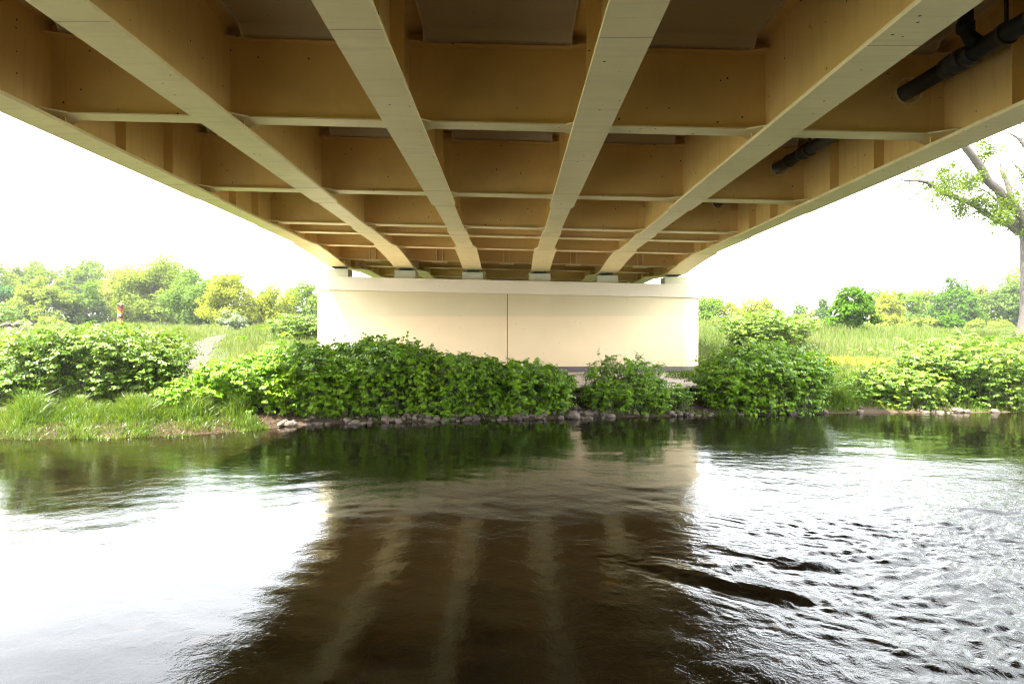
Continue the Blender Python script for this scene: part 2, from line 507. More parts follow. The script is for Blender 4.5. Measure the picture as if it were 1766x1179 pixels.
ry_ = N.new('ShaderNodeMath'); ry_.operation = 'MULTIPLY_ADD'; ry_.inputs[1].default_value = -0.30; L.new(sxy.outputs['Y'], ry_.inputs[0]); L.new(rx_.outputs[0], ry_.inputs[2])
rr_ = N.new('ShaderNodeMapRange'); rr_.inputs[1].default_value = -1.1; rr_.inputs[2].default_value = 1.6; rr_.inputs[3].default_value = 0.0; rr_.inputs[4].default_value = 4.2
L.new(ry_.outputs[0], rr_.inputs[0])
yy_ = N.new('ShaderNodeMapRange'); yy_.inputs[1].default_value = 6.0; yy_.inputs[2].default_value = 11.5; yy_.inputs[3].default_value = 1.0; yy_.inputs[4].default_value = 0.0
L.new(sxy.outputs['Y'], yy_.inputs[0])
my_ = N.new('ShaderNodeMath'); my_.operation = 'MULTIPLY'; L.new(rr_.outputs[0], my_.inputs[0]); L.new(yy_.outputs[0], my_.inputs[1])
g2 = N.new('ShaderNodeMath'); g2.operation = 'ADD'; L.new(gr.outputs[0], g2.inputs[0]); L.new(my_.outputs[0], g2.inputs[1])
w3 = noise_node(N, L, 38.0, 3, 0.6, v1, 0.3)
ad3 = N.new('ShaderNodeMath'); ad3.operation = 'MULTIPLY_ADD'; ad3.inputs[1].default_value = 0.10
L.new(w3.outputs['Fac'], ad3.inputs[0]); L.new(ad.outputs[0], ad3.inputs[2])
mm = N.new('ShaderNodeMath'); mm.operation = 'MULTIPLY'; L.new(ad3.outputs[0], mm.inputs[0]); L.new(g2.outputs[0], mm.inputs[1])
b = N.new('ShaderNodeBump'); b.inputs['Strength'].default_value = 1.0; b.inputs['Distance'].default_value = 0.0055
L.new(mm.outputs[0], b.inputs['Height'])
for s in (dif.inputs['Normal'], gl.inputs['Normal'], fr.inputs['Normal']): L.new(b.outputs['Normal'], s)
WATERM = m


def water_z(X, Y):
    rng = np.random.default_rng(5)
    # swell of the calm river: long low undulations and shorter crossing ripples
    Xw = X + 0.35 * np.sin(Y * 1.1 + 0.6) + 0.2 * np.sin(X * 0.8 + Y * 0.7)
    Yw = Y + 0.25 * np.sin(X * 0.9) + 0.12 * np.sin(X * 2.3 + Y)
    calm = np.zeros_like(X)
    for k in range(26):
        lam = 0.35 * (1.16 ** k) if k < 13 else 0.16 + 0.05 * (k - 13)
        th = rng.normal(math.pi / 2, 0.55)
        a = 0.00042 * lam
        calm += a * np.sin(2 * math.pi / lam * (Xw * math.cos(th) + Yw * math.sin(th)) + rng.uniform(0, 6.28))
    # broken water spilling in from the right
    d = (X - 0.55 * 1.0) * 0.80 - (Y - 5.2) * 0.30
    edge = 0.45 * np.sin(Y * 1.3) + 0.3 * np.sin(X * 2.2 + Y * 2)
    A = 1 / (1 + np.exp(-(d - 1.45 + edge) * 2.4)) * np.clip((10.5 - Y) / 3.5, 0, 1)
    A = A + 0.14 * np.clip((X - 1.5) / 4, 0, 1) * np.clip((14.5 - Y) / 5, 0, 1)
    rap = np.zeros_like(X)
    Xr = X + 0.22 * np.sin(2.1 * Y + 1.2 * X) + 0.07 * np.sin(7 * Y - 3 * X)
    Yr = Y + 0.22 * np.sin(1.7 * X - 0.6 * Y) + 0.06 * np.sin(6 * X + 4 * Y)
    for k in range(44):
        lam = 0.10 * (1.075 ** k)
        th = rng.normal(1.95, 0.75)
        s = np.sin(2 * math.pi / lam * (Xr * math.cos(th) + Yr * math.sin(th)) + rng.uniform(0, 6.28))
        rap += 0.0026 * lam * (s if k % 2 else 1 - 2 * np.abs(s) ** 0.8)
    # two long standing wakes trailing to the left of the broken water
    wake = np.zeros_like(X)
    for (x0, y0, x1, y1, w, a) in ((0.95, 6.15, 2.15, 5.1, 0.12, 0.027), (1.75, 6.5, 2.9, 5.75, 0.11, 0.019)):
        ux, uy = x1 - x0, y1 - y0; Ln = math.hypot(ux, uy); ux, uy = ux / Ln, uy / Ln
        s = (X - x0) * ux + (Y - y0) * uy
        q = -(X - x0) * uy + (Y - y0) * ux + 0.10 * np.sin(s * 1.9)
        prof = np.clip(s / Ln * 1.6, 0, 1) * np.clip((Ln * 1.25 - s) / 0.6, 0, 1)
        wake += a * prof * np.sin(q / w * 1.3) * np.exp(-(q / (w * 1.8)) ** 2)
    chop = np.zeros_like(X)
    for k in range(30):
        lam = 0.07 * (1.05 ** k)
        th = rng.normal(1.75, 0.8)
        chop += 0.0075 * lam * np.sin(2 * math.pi / lam * (Xr * math.cos(th) + Yr * math.sin(th) + 0.05 * np.sin(9 * X + 5 * Y)) + rng.uniform(0, 6.28))
    return calm + (rap + chop) * A + wake


wxs = axis_pts([(-900, -60, 60), (-60, -16, 2), (-16, -5, 0.10), (-5, -0.5, 0.035), (-0.5, 6, 0.020), (6, 14, 0.08), (14, 60, 2), (60, 901, 60)])
wys = axis_pts([(-2.0, 3.2, 0.3), (3.2, 8.0, 0.020), (8.0, 12, 0.05), (12, 19, 0.10), (19, 40, 1.5)])
water = grid_mesh('water', wxs, wys, water_z, WATERM)
tag(water, kind='structure')

# ------------------------------------------------------------------ bridge
S = 2.4
GX = [(-2.575 + i) * S for i in range(6)]
XF = -0.024
Z_TF = 6.00          # underside of the girder top flanges
Z_CB0, Z_CB1 = 4.81, 5.83
Y0, Y1 = -10.0, 60.0
CBY = [-8.6, -4.1, 0.35, 4.77, 9.18, 13.59, 17.54, 19.07, 21.72, 24.6, 27.97, 31.9, 36.2, 40.6, 45.0, 49.4, 53.8, 58.0]
PIER_Y = 24.6


def gird_bot(Y):
    """underside height of the girders: a short haunch down to the bearing"""
    d = abs(Y - PIER_Y)
    if d < 0.7: return 4.385
    t = min(1.0, (d - 0.7) / 3.9)
    return 4.385 + (4.645 - 4.385) * (1 - (1 - t) ** 1.6)


FW = [(-10, .48), (13.85, .48), (14.0, .40), (17.1, .40), (17.22, .48), (20.1, .48), (20.42, .66), (28.8, .66), (29.1, .48), (32.2, .48), (32.3, .40), (35, .40), (35.2, .48), (60, .48)]


def flange_w(Y):
    return float(np.interp(Y, [a for a, _ in FW], [w for _, w in FW]))


bridge = empty('bridge', (0, PIER_Y, 4.4))
tag(bridge, 'wide steel girder bridge painted ochre, crossing the river overhead', 'bridge')

ys_g = sorted(set([Y0, Y1] + [a for a, _ in FW] + list(np.arange(-8, 20, 2.0)) + list(np.arange(20.6, 28.9, 0.35)) + list(np.arange(30, 60, 2.0))))
for gi, gx in enumerate(GX):
    zb = XF * gx
    g = MB()
    # web
    v = []
    for y in ys_g:
        b0 = gird_bot(y) + 0.045
        v += [(gx - 0.01, y, b0 + zb), (gx + 0.01, y, b0 + zb), (gx + 0.01, y, Z_TF + zb), (gx - 0.01, y, Z_TF + zb)]
    f = []
    for i in range(len(ys_g) - 1):
        a, c = 4 * i, 4 * i + 4
        f += [(a, a + 3, c + 3, c), (a + 1, c + 1, c + 2, a + 2)]
    g.add(v, f, 0)
    # bottom flange
    v = []
    for y in ys_g:
        b0 = gird_bot(y) + zb; w = flange_w(y) / 2
        v += [(gx - w, y, b0), (gx + w, y, b0), (gx + w, y, b0 + 0.045), (gx - w, y, b0 + 0.045)]
    f = []
    for i in range(len(ys_g) - 1):
        a, c = 4 * i, 4 * i + 4
        f += [(a, a + 1, c + 1, c), (a + 3, c + 3, c + 2, a + 2), (a, c, c + 3, a + 3), (a + 1, a + 2, c + 2, c + 1)]
    f += [(0, 3, 2, 1)]
    n = 4 * (len(ys_g) - 1); f += [(n, n + 1, n + 2, n + 3)]
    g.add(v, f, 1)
    # top flange
    g.box(gx - 0.24, gx + 0.24, Y0, Y1, Z_TF + zb, Z_TF + 0.03 + zb, 0)
    go = g.build('girder', [STEEL, STEEL_LIT], bridge)
    # butt weld lines across the bottom flange
    for wy in (-3.0, 5.98 + 0.03 * gi, 12.6, 14.0, 17.22, 17.85, 20.42, 28.8, 32.3, 44.0):
        b0 = gird_bot(wy) + zb; w = flange_w(wy) / 2
        wm = MB(); wm.box(gx - w, gx + w, wy - 0.008, wy + 0.008, b0 - 0.003, b0 + 0.0)
        wo = wm.build('weld_seam', WELD); wo.parent = go
    # intermediate stiffeners
    side = {0: 1, 1: -1, 2: 1, 3: -1, 4: 1, 5: -1}[gi]
    for j in range(len(CBY) - 1):
        a, c = CBY[j], CBY[j + 1]
        ks = [1 / 3, 2 / 3] if c - a > 3.6 else ([0.5] if c - a > 2 else [])
        for k in ks:
            y = a + (c - a) * k
            s = MB(); b0 = gird_bot(y) + 0.045 + zb
            x0, x1 = (gx + 0.01, gx + 0.17) if side > 0 else (gx - 0.17, gx - 0.01)
            s.box(x0, x1, y - 0.008, y + 0.008, b0, Z_TF + zb)
            so = s.build('stiffener', STEEL); so.parent = go
    for y in CBY:    # connection plates where the crossbeams meet the web, a hair proud of the crossbeam web
        b0 = gird_bot(y) + 0.045 + zb
        for sd in (-1, 1):
            if (gi == 0 and sd < 0) or (gi == 5 and sd > 0): continue
            s = MB(); xa, xb = sorted((gx + sd * 0.01, gx + sd * 0.19))
            s.box(xa, xb, y - 0.022, y + 0.006, b0, Z_TF + zb)
            so = s.build('connection_plate', STEEL); so.parent = go

PIPE_X, PIPE_R = 5.33, 0.105


def pipe_z(Y):
    return 5.27 + 0.023 * (Y - 9.18)


for ci, y in enumerate(CBY):
    z0, z1 = Z_CB0, Z_CB1
    if abs(y - PIER_Y) < 0.1: z0 = 4.70
    for bay in range(5):
        xa, xb = GX[bay] + 0.01, GX[bay + 1] - 0.01
        cb = MB()
        hole = bay == 4 and -9 < y < 22
        if hole:
            hz, n, R = pipe_z(y), 32, 0.165
            zl = lambda x, z: z + XF * x
            angs = [2 * math.pi * k / n for k in range(n)]
            cor = [(xa, zl(xa, z0)), (xb, zl(xb, z0)), (xb, zl(xb, z1)), (xa, zl(xa, z1))]
            angs += [math.atan2(c[1] - hz, c[0] - PIPE_X) % (2 * math.pi) for c in cor]
            angs = sorted(angs)
            inn, outp = [], []
            for t in angs:
                dx, dz = math.cos(t), math.sin(t)
                best = 1e9
                if dx > 1e-9: best = min(best, (xb - PIPE_X) / dx)
                if dx < -1e-9: best = min(best, (xa - PIPE_X) / dx)
                # sloped top and bottom edges: hz + s*dz = zc + XF*(PX + s*dx)
                for zc in (z0, z1):
                    den = dz - XF * dx
                    if abs(den) > 1e-9:
                        s = (zc + XF * PIPE_X - hz) / den
                        if s > 0: best = min(best, s)
                inn.append((PIPE_X + R * dx, hz + R * dz)); outp.append((PIPE_X + best * dx, hz + best * dz))
            na = len(angs)
            vs = []
            for yy in (y - 0.01, y + 0.01):
                vs += [(p[0], yy, p[1]) for p in inn] + [(p[0], yy, p[1]) for p in outp]
            fs = []
            for k in range(na):
                k2 = (k + 1) % na
                fs.append((k, k2, na + k2, na + k)); fs.append((2 * na + k, 3 * na + k, 3 * na + k2, 2 * na + k2)); fs.append((k, 2 * na + k, 2 * na + k2, k2))
            cb.add(vs, fs, 0)
            # raised rim round the hole
            rn = 32; vs, fs = [], []
            for k in range(rn):
                t = 2 * math.pi * k / rn
                for rr, yy in ((R, y - 0.035), (R + 0.02, y - 0.035), (R + 0.02, y - 0.011), (R, y - 0.011)):
                    vs.append((PIPE_X + rr * math.cos(t), yy, hz + rr * math.sin(t)))
            for k in range(rn):
                k2 = (k + 1) % rn
                for e in range(4):
                    e2 = (e + 1) % 4
                    fs.append((4 * k + e, 4 * k + e2, 4 * k2 + e2, 4 * k2 + e))
            cb.add(vs, fs, 1)
        else:
            cb.box(xa, xb, y - 0.01, y + 0.01, z0, z1, 0, XF)
        # top and bottom flanges, flaring towards the girder webs
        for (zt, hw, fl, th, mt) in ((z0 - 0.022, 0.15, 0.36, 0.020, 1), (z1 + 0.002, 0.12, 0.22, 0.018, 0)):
            e1, e2 = 0.045, 0.30
            px_ = [(xa, -fl), (xa + e1, -fl), (xa + e2, -hw), (xb - e2, -hw), (xb - e1, -fl), (xb, -fl),
                   (xb, fl), (xb - e1, fl), (xb - e2, hw), (xa + e2, hw), (xa + e1, fl), (xa, fl)]
            vs = [(x, y + d, zt + XF * x) for x, d in px_] + [(x, y + d, zt + th + XF * x) for x, d in px_]
            q = len(px_)
            fs = [(k, (k + 1) % q, q + (k + 1) % q, q + k) for k in range(q)]
            for lo in (0, q):
                quads = [(0, 1, 10, 11), (1, 2, 9, 10), (2, 3, 8, 9), (3, 4, 7, 8), (4, 5, 6, 7)]
                fs += [tuple(i + lo for i in (qq[::-1] if lo == 0 else qq)) for qq in quads]
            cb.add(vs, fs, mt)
        if abs(y - PIER_Y) < 0.1:      # jacking point: thicker plate and a pair of ribs
            xm = (xa + xb) / 2
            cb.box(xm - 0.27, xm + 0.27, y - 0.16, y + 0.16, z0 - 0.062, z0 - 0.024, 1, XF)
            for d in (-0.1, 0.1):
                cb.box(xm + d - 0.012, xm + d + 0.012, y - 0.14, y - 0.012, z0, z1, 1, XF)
        if 17 < y < 18:                # small lugs near the top corners
            for xc, sg in ((xa + 0.01, 1), (xb - 0.01, -1)):
                x2 = xc + sg * 0.17
                x0_, x1_ = min(xc, x2), max(xc, x2)
                cb.box(x0_, x1_, y - 0.16, y - 0.024, 5.38, 5.395, 0, XF)
        cb.build('crossbeam', [STEEL, STEEL_LIT], bridge)

# deck: formwork panels between the flanges with drops at the crossbeams, and the slab above
for bay in range(5):
    xa, xb = GX[bay] + 0.235, GX[bay + 1] - 0.235
    prof = [(Y0, 5.965)]
    for y in CBY:
        prof += [(y - 0.30, 5.965), (y - 0.21, 5.865), (y + 0.21, 5.865), (y + 0.30, 5.965)]
    prof += [(Y1, 5.965)]
    d = MB()
    for (ya, za), (yb, zb_) in zip(prof[:-1], prof[1:]):
        vs = [(x, yy, z + XF * x) for x, yy, z in ((xa, ya, za), (xb, ya, za), (xb, yb, zb_), (xa, yb, zb_), (xa, ya, 6.04), (xb, ya, 6.04), (xb, yb, 6.04), (xa, yb, 6.04))]
        d.add(vs, [(0, 3, 2, 1), (0, 4, 7, 3), (1, 2, 6, 5)], 0)
    for xe in (xa, xb):
        for (ya, za), (yb, zb_) in zip(prof[:-1], prof[1:]):
            vs = [(x, yy, z + XF * x) for x, yy, z in ((xe - 0.012, ya, za - 0.012), (xe + 0.012, ya, za - 0.012), (xe + 0.012, yb, zb_ - 0.012), (xe - 0.012, yb, zb_ - 0.012),
                                                     (xe - 0.012, ya, za + 0.01), (xe + 0.012, ya, za + 0.01), (xe + 0.012, yb, zb_ + 0.01), (xe - 0.012, yb, zb_ + 0.01))]
            d.add(vs, [(0, 3, 2, 1), (0, 4, 7, 3), (1, 2, 6, 5)], 1)
    d.build('deck_panel', [SLAB, SEAL], bridge)
d = MB(); XL, XR = -7.45, 7.10
d.box(XL, XR, Y0, Y1, 6.045, 6.32, 0, XF)
for xe in (XL, XR - 0.35):
    d.box(xe - 0.02, xe + 0.37, Y0 - 0.003, Y1 + 0.003, 5.98, 6.50, 0, XF)
d.build('deck_slab', SLAB, bridge)
rail = MB()
for xe in (XL + 0.15, XR - 0.15):
    rail.box(xe - 0.04, xe + 0.04, Y0, Y1, 7.45, 7.50, 0, XF)
    for yy in np.arange(Y0 + 1, Y1, 2.0):
        rail.box(xe - 0.03, xe + 0.03, yy - 0.03, yy + 0.03, 6.50, 7.45, 0, XF)
rail.build('railing', STEEL, bridge)

# bearings
for gx in GX:
    zb = XF * gx
    b = MB()
    b.box(gx - 0.22, gx + 0.22, PIER_Y - 0.24, PIER_Y + 0.24, 4.355 + zb, 4.384 + zb)
    b.tube([(gx, PIER_Y, 4.300 + zb), (gx, PIER_Y, 4.354 + zb)], [0.17, 0.17], 20)
    b.build('bearing', BEARM, bridge)

# ------------------------------------------------------------------ pier
pier = empty('bridge_pier', (-0.1, PIER_Y, 0.7))
tag(pier, 'cream concrete bridge pier wall with rounded ends standing behind the hedge', 'pier')


def stadium(x0, x1, y0, y1, r, n=10):
    pts = []
    for cx, cy, a0 in ((x1 - r, y0 + r, -90), (x1 - r, y1 - r, 0), (x0 + r, y1 - r, 90), (x0 + r, y0 + r, 180)):
        for k in range(n + 1):
            t = math.radians(a0 + 90 * k / n)
            pts.append((cx + r * math.cos(t), cy + r * math.sin(t)))
    return pts


def prism(pts, za, zb_, sa=0.0, sb=0.0):
    mb = MB(); n = len(pts)
    mb.add([(x, y, za + sa * x) for x, y in pts] + [(x, y, zb_ + sb * x) for x, y in pts],
           [(k, (k + 1) % n, n + (k + 1) % n, n + k) for k in range(n)] + [tuple(range(n))[::-1], tuple(range(n, 2 * n))])
    return mb


PX0, PX1, PYa, PYb = -6.95, 6.70, 23.8, 25.4
CS = -0.022


def flat_ends(o):
    me = o.data
    for p in me.polygons:
        p.use_smooth = len(p.vertices) == 4
    return o


flat_ends(prism(stadium(PX0, PX1, PYa, PYb, 0.78), -0.5, 3.52, 0, CS).build('wall', PIERM, pier))
cap_o = prism(stadium(PX0 - 0.05, PX1 + 0.05, PYa - 0.05, PYb + 0.05, 0.80), 3.523, 3.99, CS, CS).build('cap', CAPM, pier, bevel=0.018)
flat_ends(prism(stadium(PX0 - 0.018, PX1 + 0.018, PYa - 0.018, PYb + 0.018, 0.79), 0.70, 0.99).build('plinth', PLINTHM, pier))
j = MB(); j.box(-0.152, -0.130, PYa - 0.004, PYa + 0.02, 0.992, 3.52); j.build('joint', DARK, pier)
for gx in GX:
    b = MB(); zt = 4.299 + XF * gx
    b.box(gx - 0.375, gx + 0.375, PIER_Y - 0.35, PIER_Y + 0.35, 3.985 + CS * (gx + 0.4), zt)
    b.build('bearing_block', BLOCKM, pier, bevel=0.012)

# far and near abutments; the near one unseen, set close to cut light
for nm, ya, yb, lab in (('bridge_abutment', 59.0, 61.0, 'far concrete abutment wall carrying the bridge beyond the pier'),
                        ('bridge_abutment', -10.6, -9.6, 'unseen near concrete abutment wall set close behind the camera to cut light under the bridge')):
    b = MB(); b.box(-8.2, 8.0, ya, yb, 0.5, 4.5); b.box(-8.2, 8.0, ya + (0.9 if ya > 0 else 0), yb - (0 if ya > 0 else 0.9), 4.5, 6.03, 0, XF)
    tag(b.build(nm, CAPM), lab, 'abutment')

# ------------------------------------------------------------------ drainage pipe
dp = empty('drainage_pipe', (PIPE_X, 9.0, pipe_z(9.0)))
tag(dp, 'black plastic drainage pipe running under the right side of the bridge deck', 'pipe')
p = MB(); p.tube([(PIPE_X, yy, pipe_z(yy)) for yy in (-9.4, 0, 6, 12, 18, 23.2)], [PIPE_R] * 6, 24); p.build('pipe', PIPEM, dp, smooth=True)
for yy, rr, ln in ((8.28, .128, .10), (8.10, .135, .09), (7.92, .128, .07), (13.1, .122, .05), (12.5, .122, .08), (11.0, .122, .05), (16.9, .125, .12), (4.0, .125, .1), (3.0, .125, .1), (6.9, .125, .07)):
    c = MB(); c.tube([(PIPE_X, yy - ln, pipe_z(yy)), (PIPE_X, yy - ln + 0.01, pipe_z(yy)), (PIPE_X, yy + ln - 0.01, pipe_z(yy)), (PIPE_X, yy + ln, pipe_z(yy))], [rr - .012, rr, rr, rr - .012], 24)
    c.build('pipe_collar', COLLARM, dp, smooth=True)
e = MB(); zt = 5.96 + XF * PIPE_X; pz = pipe_z(7.6)
e.tube([(PIPE_X - 0.04, 7.72, pz + .05), (PIPE_X - 0.10, 7.78, pz + .14), (PIPE_X - 0.14, 7.80, pz + .24), (PIPE_X - 0.14, 7.80, zt)], [.075, .08, .08, .08], 18)
e.tube([(PIPE_X - 0.14, 7.80, pz + .22), (PIPE_X - 0.14, 7.80, pz + .32)], [.095, .095], 18)
e.build('inlet_elbow', PIPEM, dp, smooth=True)
for yy in (7.35, 12.2, 16.2, 2.6):
    h = MB(); pz = pipe_z(yy)
    h.tube([(PIPE_X, yy, pz), (PIPE_X, yy, zt + 0.0)], [.022, .022], 10)
    h.tube([(PIPE_X, yy - .03, pz), (PIPE_X, yy + .03, pz)], [.125, .125], 24)
    h.build('hanger', COLLARM, dp)

# ------------------------------------------------------------------ striped border post
def m_stripes():
    m, nt, N, L, P = new_mat('black_red_gold_chevrons')
    tc = N.new('ShaderNodeTexCoord'); sp = N.new('ShaderNodeSeparateXYZ'); L.new(tc.outputs['Object'], sp.inputs[0])
    # chevrons meeting at the corner between the two visible faces
    def mth(op, a, b_):
        n_ = N.new('ShaderNodeMath'); n_.operation = op
        for k_, val in enumerate((a, b_)):
            if hasattr(val, 'links'): L.new(val, n_.inputs[k_])
            elif val is not None: n_.inputs[k_].default_value = val
        return n_.outputs[0]
    ax = mth('ABSOLUTE', mth('SUBTRACT', sp.outputs['X'], q), None)
    ay = mth('ABSOLUTE', mth('ADD', sp.outputs['Y'], q), None)
    h_ = mth('SUBTRACT', mth('SUBTRACT', sp.outputs['Z'], hp - 0.212), mth('MULTIPLY', mth('ADD', ax, ay), 0.92))
    fr = mth('FRACT', mth('DIVIDE', h_, 0.356), None)
    r = ramp(N, L, fr, [(0.0, (0.006, 0.007, 0.012)), (0.24, (0.22, 0.12, 0.002)), (0.645, (0.16, 0.014, 0.004))])
    r.color_ramp.interpolation = 'CONSTANT'
    L.new(r.outputs['Color'], P.inputs['Base Color']); P.inputs['Roughness'].default_value = 0.4
    return m


q = 0.07
WHITE = m_plain('white_paint', (0.75, 0.75, 0.74), 0.5, vary=0.05)
pb = at(207.5, 522, 23.5)
post = empty('border_post', (pb.x, pb.y, float(hgt(pb.x, pb.y))))
tag(post, 'square border post with black, red and gold chevrons rising above the left bush', 'post')
hp = pb.z - post.location.z
s = MB(); s.box(-q, q, -q, q, 0, hp - 0.05)
so = s.build('shaft', m_stripes()); so.parent = post; pass
s = MB(); s.add([(-q, -q, hp - .05), (q, -q, hp - .05), (q, q, hp - .05), (-q, q, hp - .05), (0, 0, hp)], [(0, 1, 4), (1, 2, 4), (2, 3, 4), (3, 0, 4)])
so = s.build('cap', m_plain('grey_cap', (0.45, 0.45, 0.47), 0.5)); so.parent = post; pass
s = MB(); s.box(-0.06, 0.062, -q - 0.008, -q - 0.001, hp - 0.445, hp - 0.375)
so = s.build('plate', WHITE); so.parent = post; pass

# distant radio mast
mp = at(1497, 480, 330)
mast = empty('radio_mast', (mp.x, mp.y, 3.0))
tag(mast, 'tiny grey radio mast rising above the trees on the far right', 'mast')
hm = mp.z - 3.0
MG = m_plain('mast_steel', (0.30, 0.32, 0.36), 0.6)
s = MB(); s.tube([(0, 0, 0), (0, 0, hm)], [0.5, 0.25], 8); so = s.build('pole', MG); so.parent = mast
for k, (dz, r) in enumerate(((0.2, 0.9), (1.6, 0.7), (2.6, 1.2), (3.6, 0.8))):
    s = MB(); s.tube([(0.2 * (k % 2), 0, hm - dz - .35), (0.2 * (k % 2), 0, hm - dz)], [r, r], 10); so = s.build('antenna_ring', MG); so.parent = mast

# ------------------------------------------------------------------ foliage builders
def unit(v):
    return v / np.maximum(np.linalg.norm(v, axis=-1, keepdims=True), 1e-9)


def leaf_arrays(pos, axis, normal, length, width, fold=0.25, droop=0.25):
    """heart-shaped folded leaves: two quads along a midrib. arrays (n,3),(n,3),(n,3),(n,),(n,)"""
    a = unit(axis)
    n_ = normal - (normal * a).sum(1, keepdims=True) * a
    n_ = unit(n_)
    s = np.cross(a, n_)
    L_ = length[:, None]; W = width[:, None] / 2
    P0 = pos
    P1 = pos + a * L_ - n_ * L_ * droop
    up = n_ * W * fold
    A1 = pos + a * L_ * 0.12 + s * W * 0.95 + up - n_ * L_ * 0.0
    A2 = pos + a * L_ * 0.55 + s * W * 0.85 + up * 0.8 - n_ * L_ * droop * 0.4
    B1 = pos + a * L_ * 0.12 - s * W * 0.95 + up
    B2 = pos + a * L_ * 0.55 - s * W * 0.85 + up * 0.8 - n_ * L_ * droop * 0.4
    V = np.stack([P0, A1, A2, P1, B2, B1], 1).reshape(-1, 3)
    n = len(pos); base = (np.arange(n) * 6)[:, None]
    F = np.concatenate([base + np.array([[0, 1, 2, 3]]), base + np.array([[0, 3, 4, 5]])])
    return V, F


def tubes_np(P0, P1, r0, r1):
    """three-sided straight twigs"""
    d = unit(P1 - P0)
    a = np.where(np.abs(d[:, 2:3]) < 0.9, np.array([[0, 0, 1.0]]), np.array([[1.0, 0, 0]]))
    u = unit(np.cross(d, a)); w = np.cross(d, u)
    V = []
    for (P_, r) in ((P0, r0), (P1, r1)):
        for k in range(3):
            t = 2 * math.pi * k / 3
            V.append(P_ + (u * math.cos(t) + w * math.sin(t)) * r[:, None])
    V = np.stack(V, 1).reshape(-1, 3)
    base = (np.arange(len(P0)) * 6)[:, None]
    F = np.concatenate([base + np.array([[k, (k + 1) % 3, 3 + (k + 1) % 3, 3 + k]]) for k in range(3)])
    return V, F


def make_shrub(name, label, cat, x, y, rx, ry, h, shoots, mat, group=None, leaf=0.125, seed=0, lean=0.35, branches=5, stemmat=None, topfun=None, base_leaf=0.02):
    """a knotweed-like shrub: many arching shoots carrying side twigs with alternate heart-shaped leaves"""
    rng = np.random.default_rng(seed + 100)
    root = empty(name, (x, y, float(hgt(x, y))))
    tag(root, label, cat, group)
    r = np.sqrt(rng.uniform(0, 1, shoots)); th = rng.uniform(0, 2 * math.pi, shoots)
    bx, by = x + rx * 0.86 * r * np.cos(th), y + ry * 0.86 * r * np.sin(th)
    bz = hgt(bx, by)
    if topfun is not None: H = topfun((bx - x) / rx) * h
    else: H = h * np.sqrt(np.clip(1 - 0.72 * ((bx - x) / rx) ** 2 - 0.35 * ((by - y) / ry) ** 2, 0.08, 1))
    H = H * rng.uniform(0.70, 1.06, shoots)
    # direction of arching: outwards
    ox, oy = (bx - x) / rx + rng.normal(0, 0.35, shoots), (by - y) / ry + rng.normal(0, 0.35, shoots)
    seg = 6
    t = np.linspace(0, 1, seg + 1)[None, :]
    out_amt = (lean * H)[:, None] * t ** 1.9
    PX = bx[:, None] + ox[:, None] * out_amt; PY = by[:, None] + oy[:, None] * out_amt
    PZ = bz[:, None] + H[:, None] * (t - 0.16 * t ** 3.2) / 0.84
    pts = np.stack([PX, PY, PZ], -1)
    P0 = pts[:, :-1].reshape(-1, 3); P1 = pts[:, 1:].reshape(-1, 3)
    rad = np.tile(np.linspace(0.011, 0.003, seg + 1), (shoots, 1))
    SV, SF = tubes_np(P0, P1, rad[:, :-1].ravel(), rad[:, 1:].ravel())
    # side twigs
    nb = branches
    tb = rng.uniform(base_leaf, 1.0, (shoots, nb)); tb[:, 0] = 1.0
    ii = np.minimum((tb * seg).astype(int), seg - 1); fr = tb * seg - ii
    k = np.arange(shoots)[:, None]
    B0 = pts[k, ii] * (1 - fr[..., None]) + pts[k, ii + 1] * fr[..., None]
    az = rng.uniform(0, 2 * math.pi, (shoots, nb))
    dirs = np.stack([np.cos(az) + 0.8 * ox[:, None], np.sin(az) + 0.8 * oy[:, None], rng.uniform(-0.05, 0.65, (shoots, nb))], -1)
    dirs = unit(dirs)
    tl = rng.uniform(0.22, 0.48, (shoots, nb)) * min(1.0, 0.5 + h * 0.35)
    B1 = B0 + dirs * tl[..., None]
    B1[..., 2] -= 0.05
    B0f, B1f, tlf, df = B0.reshape(-1, 3), B1.reshape(-1, 3), tl.ravel(), dirs.reshape(-1, 3)
    TV, TF = tubes_np(B0f, B1f, np.full(len(B0f), 0.004), np.full(len(B0f), 0.0015))
    SVall = np.concatenate([SV, TV]); SFall = np.concatenate([SF, TF + len(SV)])
    # leaves alternate along the twigs
    nl = 9
    ft = (np.arange(nl)[None, :] + 0.6 + rng.uniform(-0.2, 0.2, (len(B0f), nl))) / nl
    LP = B0f[:, None] * (1 - ft[..., None]) + B1f[:, None] * ft[..., None]
    side = np.where(np.arange(nl) % 2 == 0, 1.0, -1.0)[None, :, None]
    sv = unit(np.cross(df, np.array([0, 0, 1.0])))[:, None]
    ax = sv * side * 0.9 + df[:, None] * 0.65 + rng.normal(0, 0.28, LP.shape)
    ax[..., 2] -= rng.uniform(0.1, 1.0, ax.shape[:-1])
    nm = np.stack([0.75 * df[:, None, 0] + rng.normal(0, 0.35, LP.shape[:-1]), 0.75 * df[:, None, 1] + rng.normal(0, 0.35, LP.shape[:-1]) - 0.15, np.full(LP.shape[:-1], 0.85)], -1)
    Ls = leaf * rng.uniform(0.62, 1.18, LP.shape[:-1]) * (1.0 - 0.38 * ft)
    V, F = leaf_arrays(LP.reshape(-1, 3), ax.reshape(-1, 3), nm.reshape(-1, 3), Ls.ravel(), Ls.ravel() * rng.uniform(0.68, 0.86, Ls.size), 0.28, 0.22)
    np_mesh('leaves', V, F, mat, root)
    np_mesh('stems', SVall, SFall, stemmat or STEMM, root)
    return root


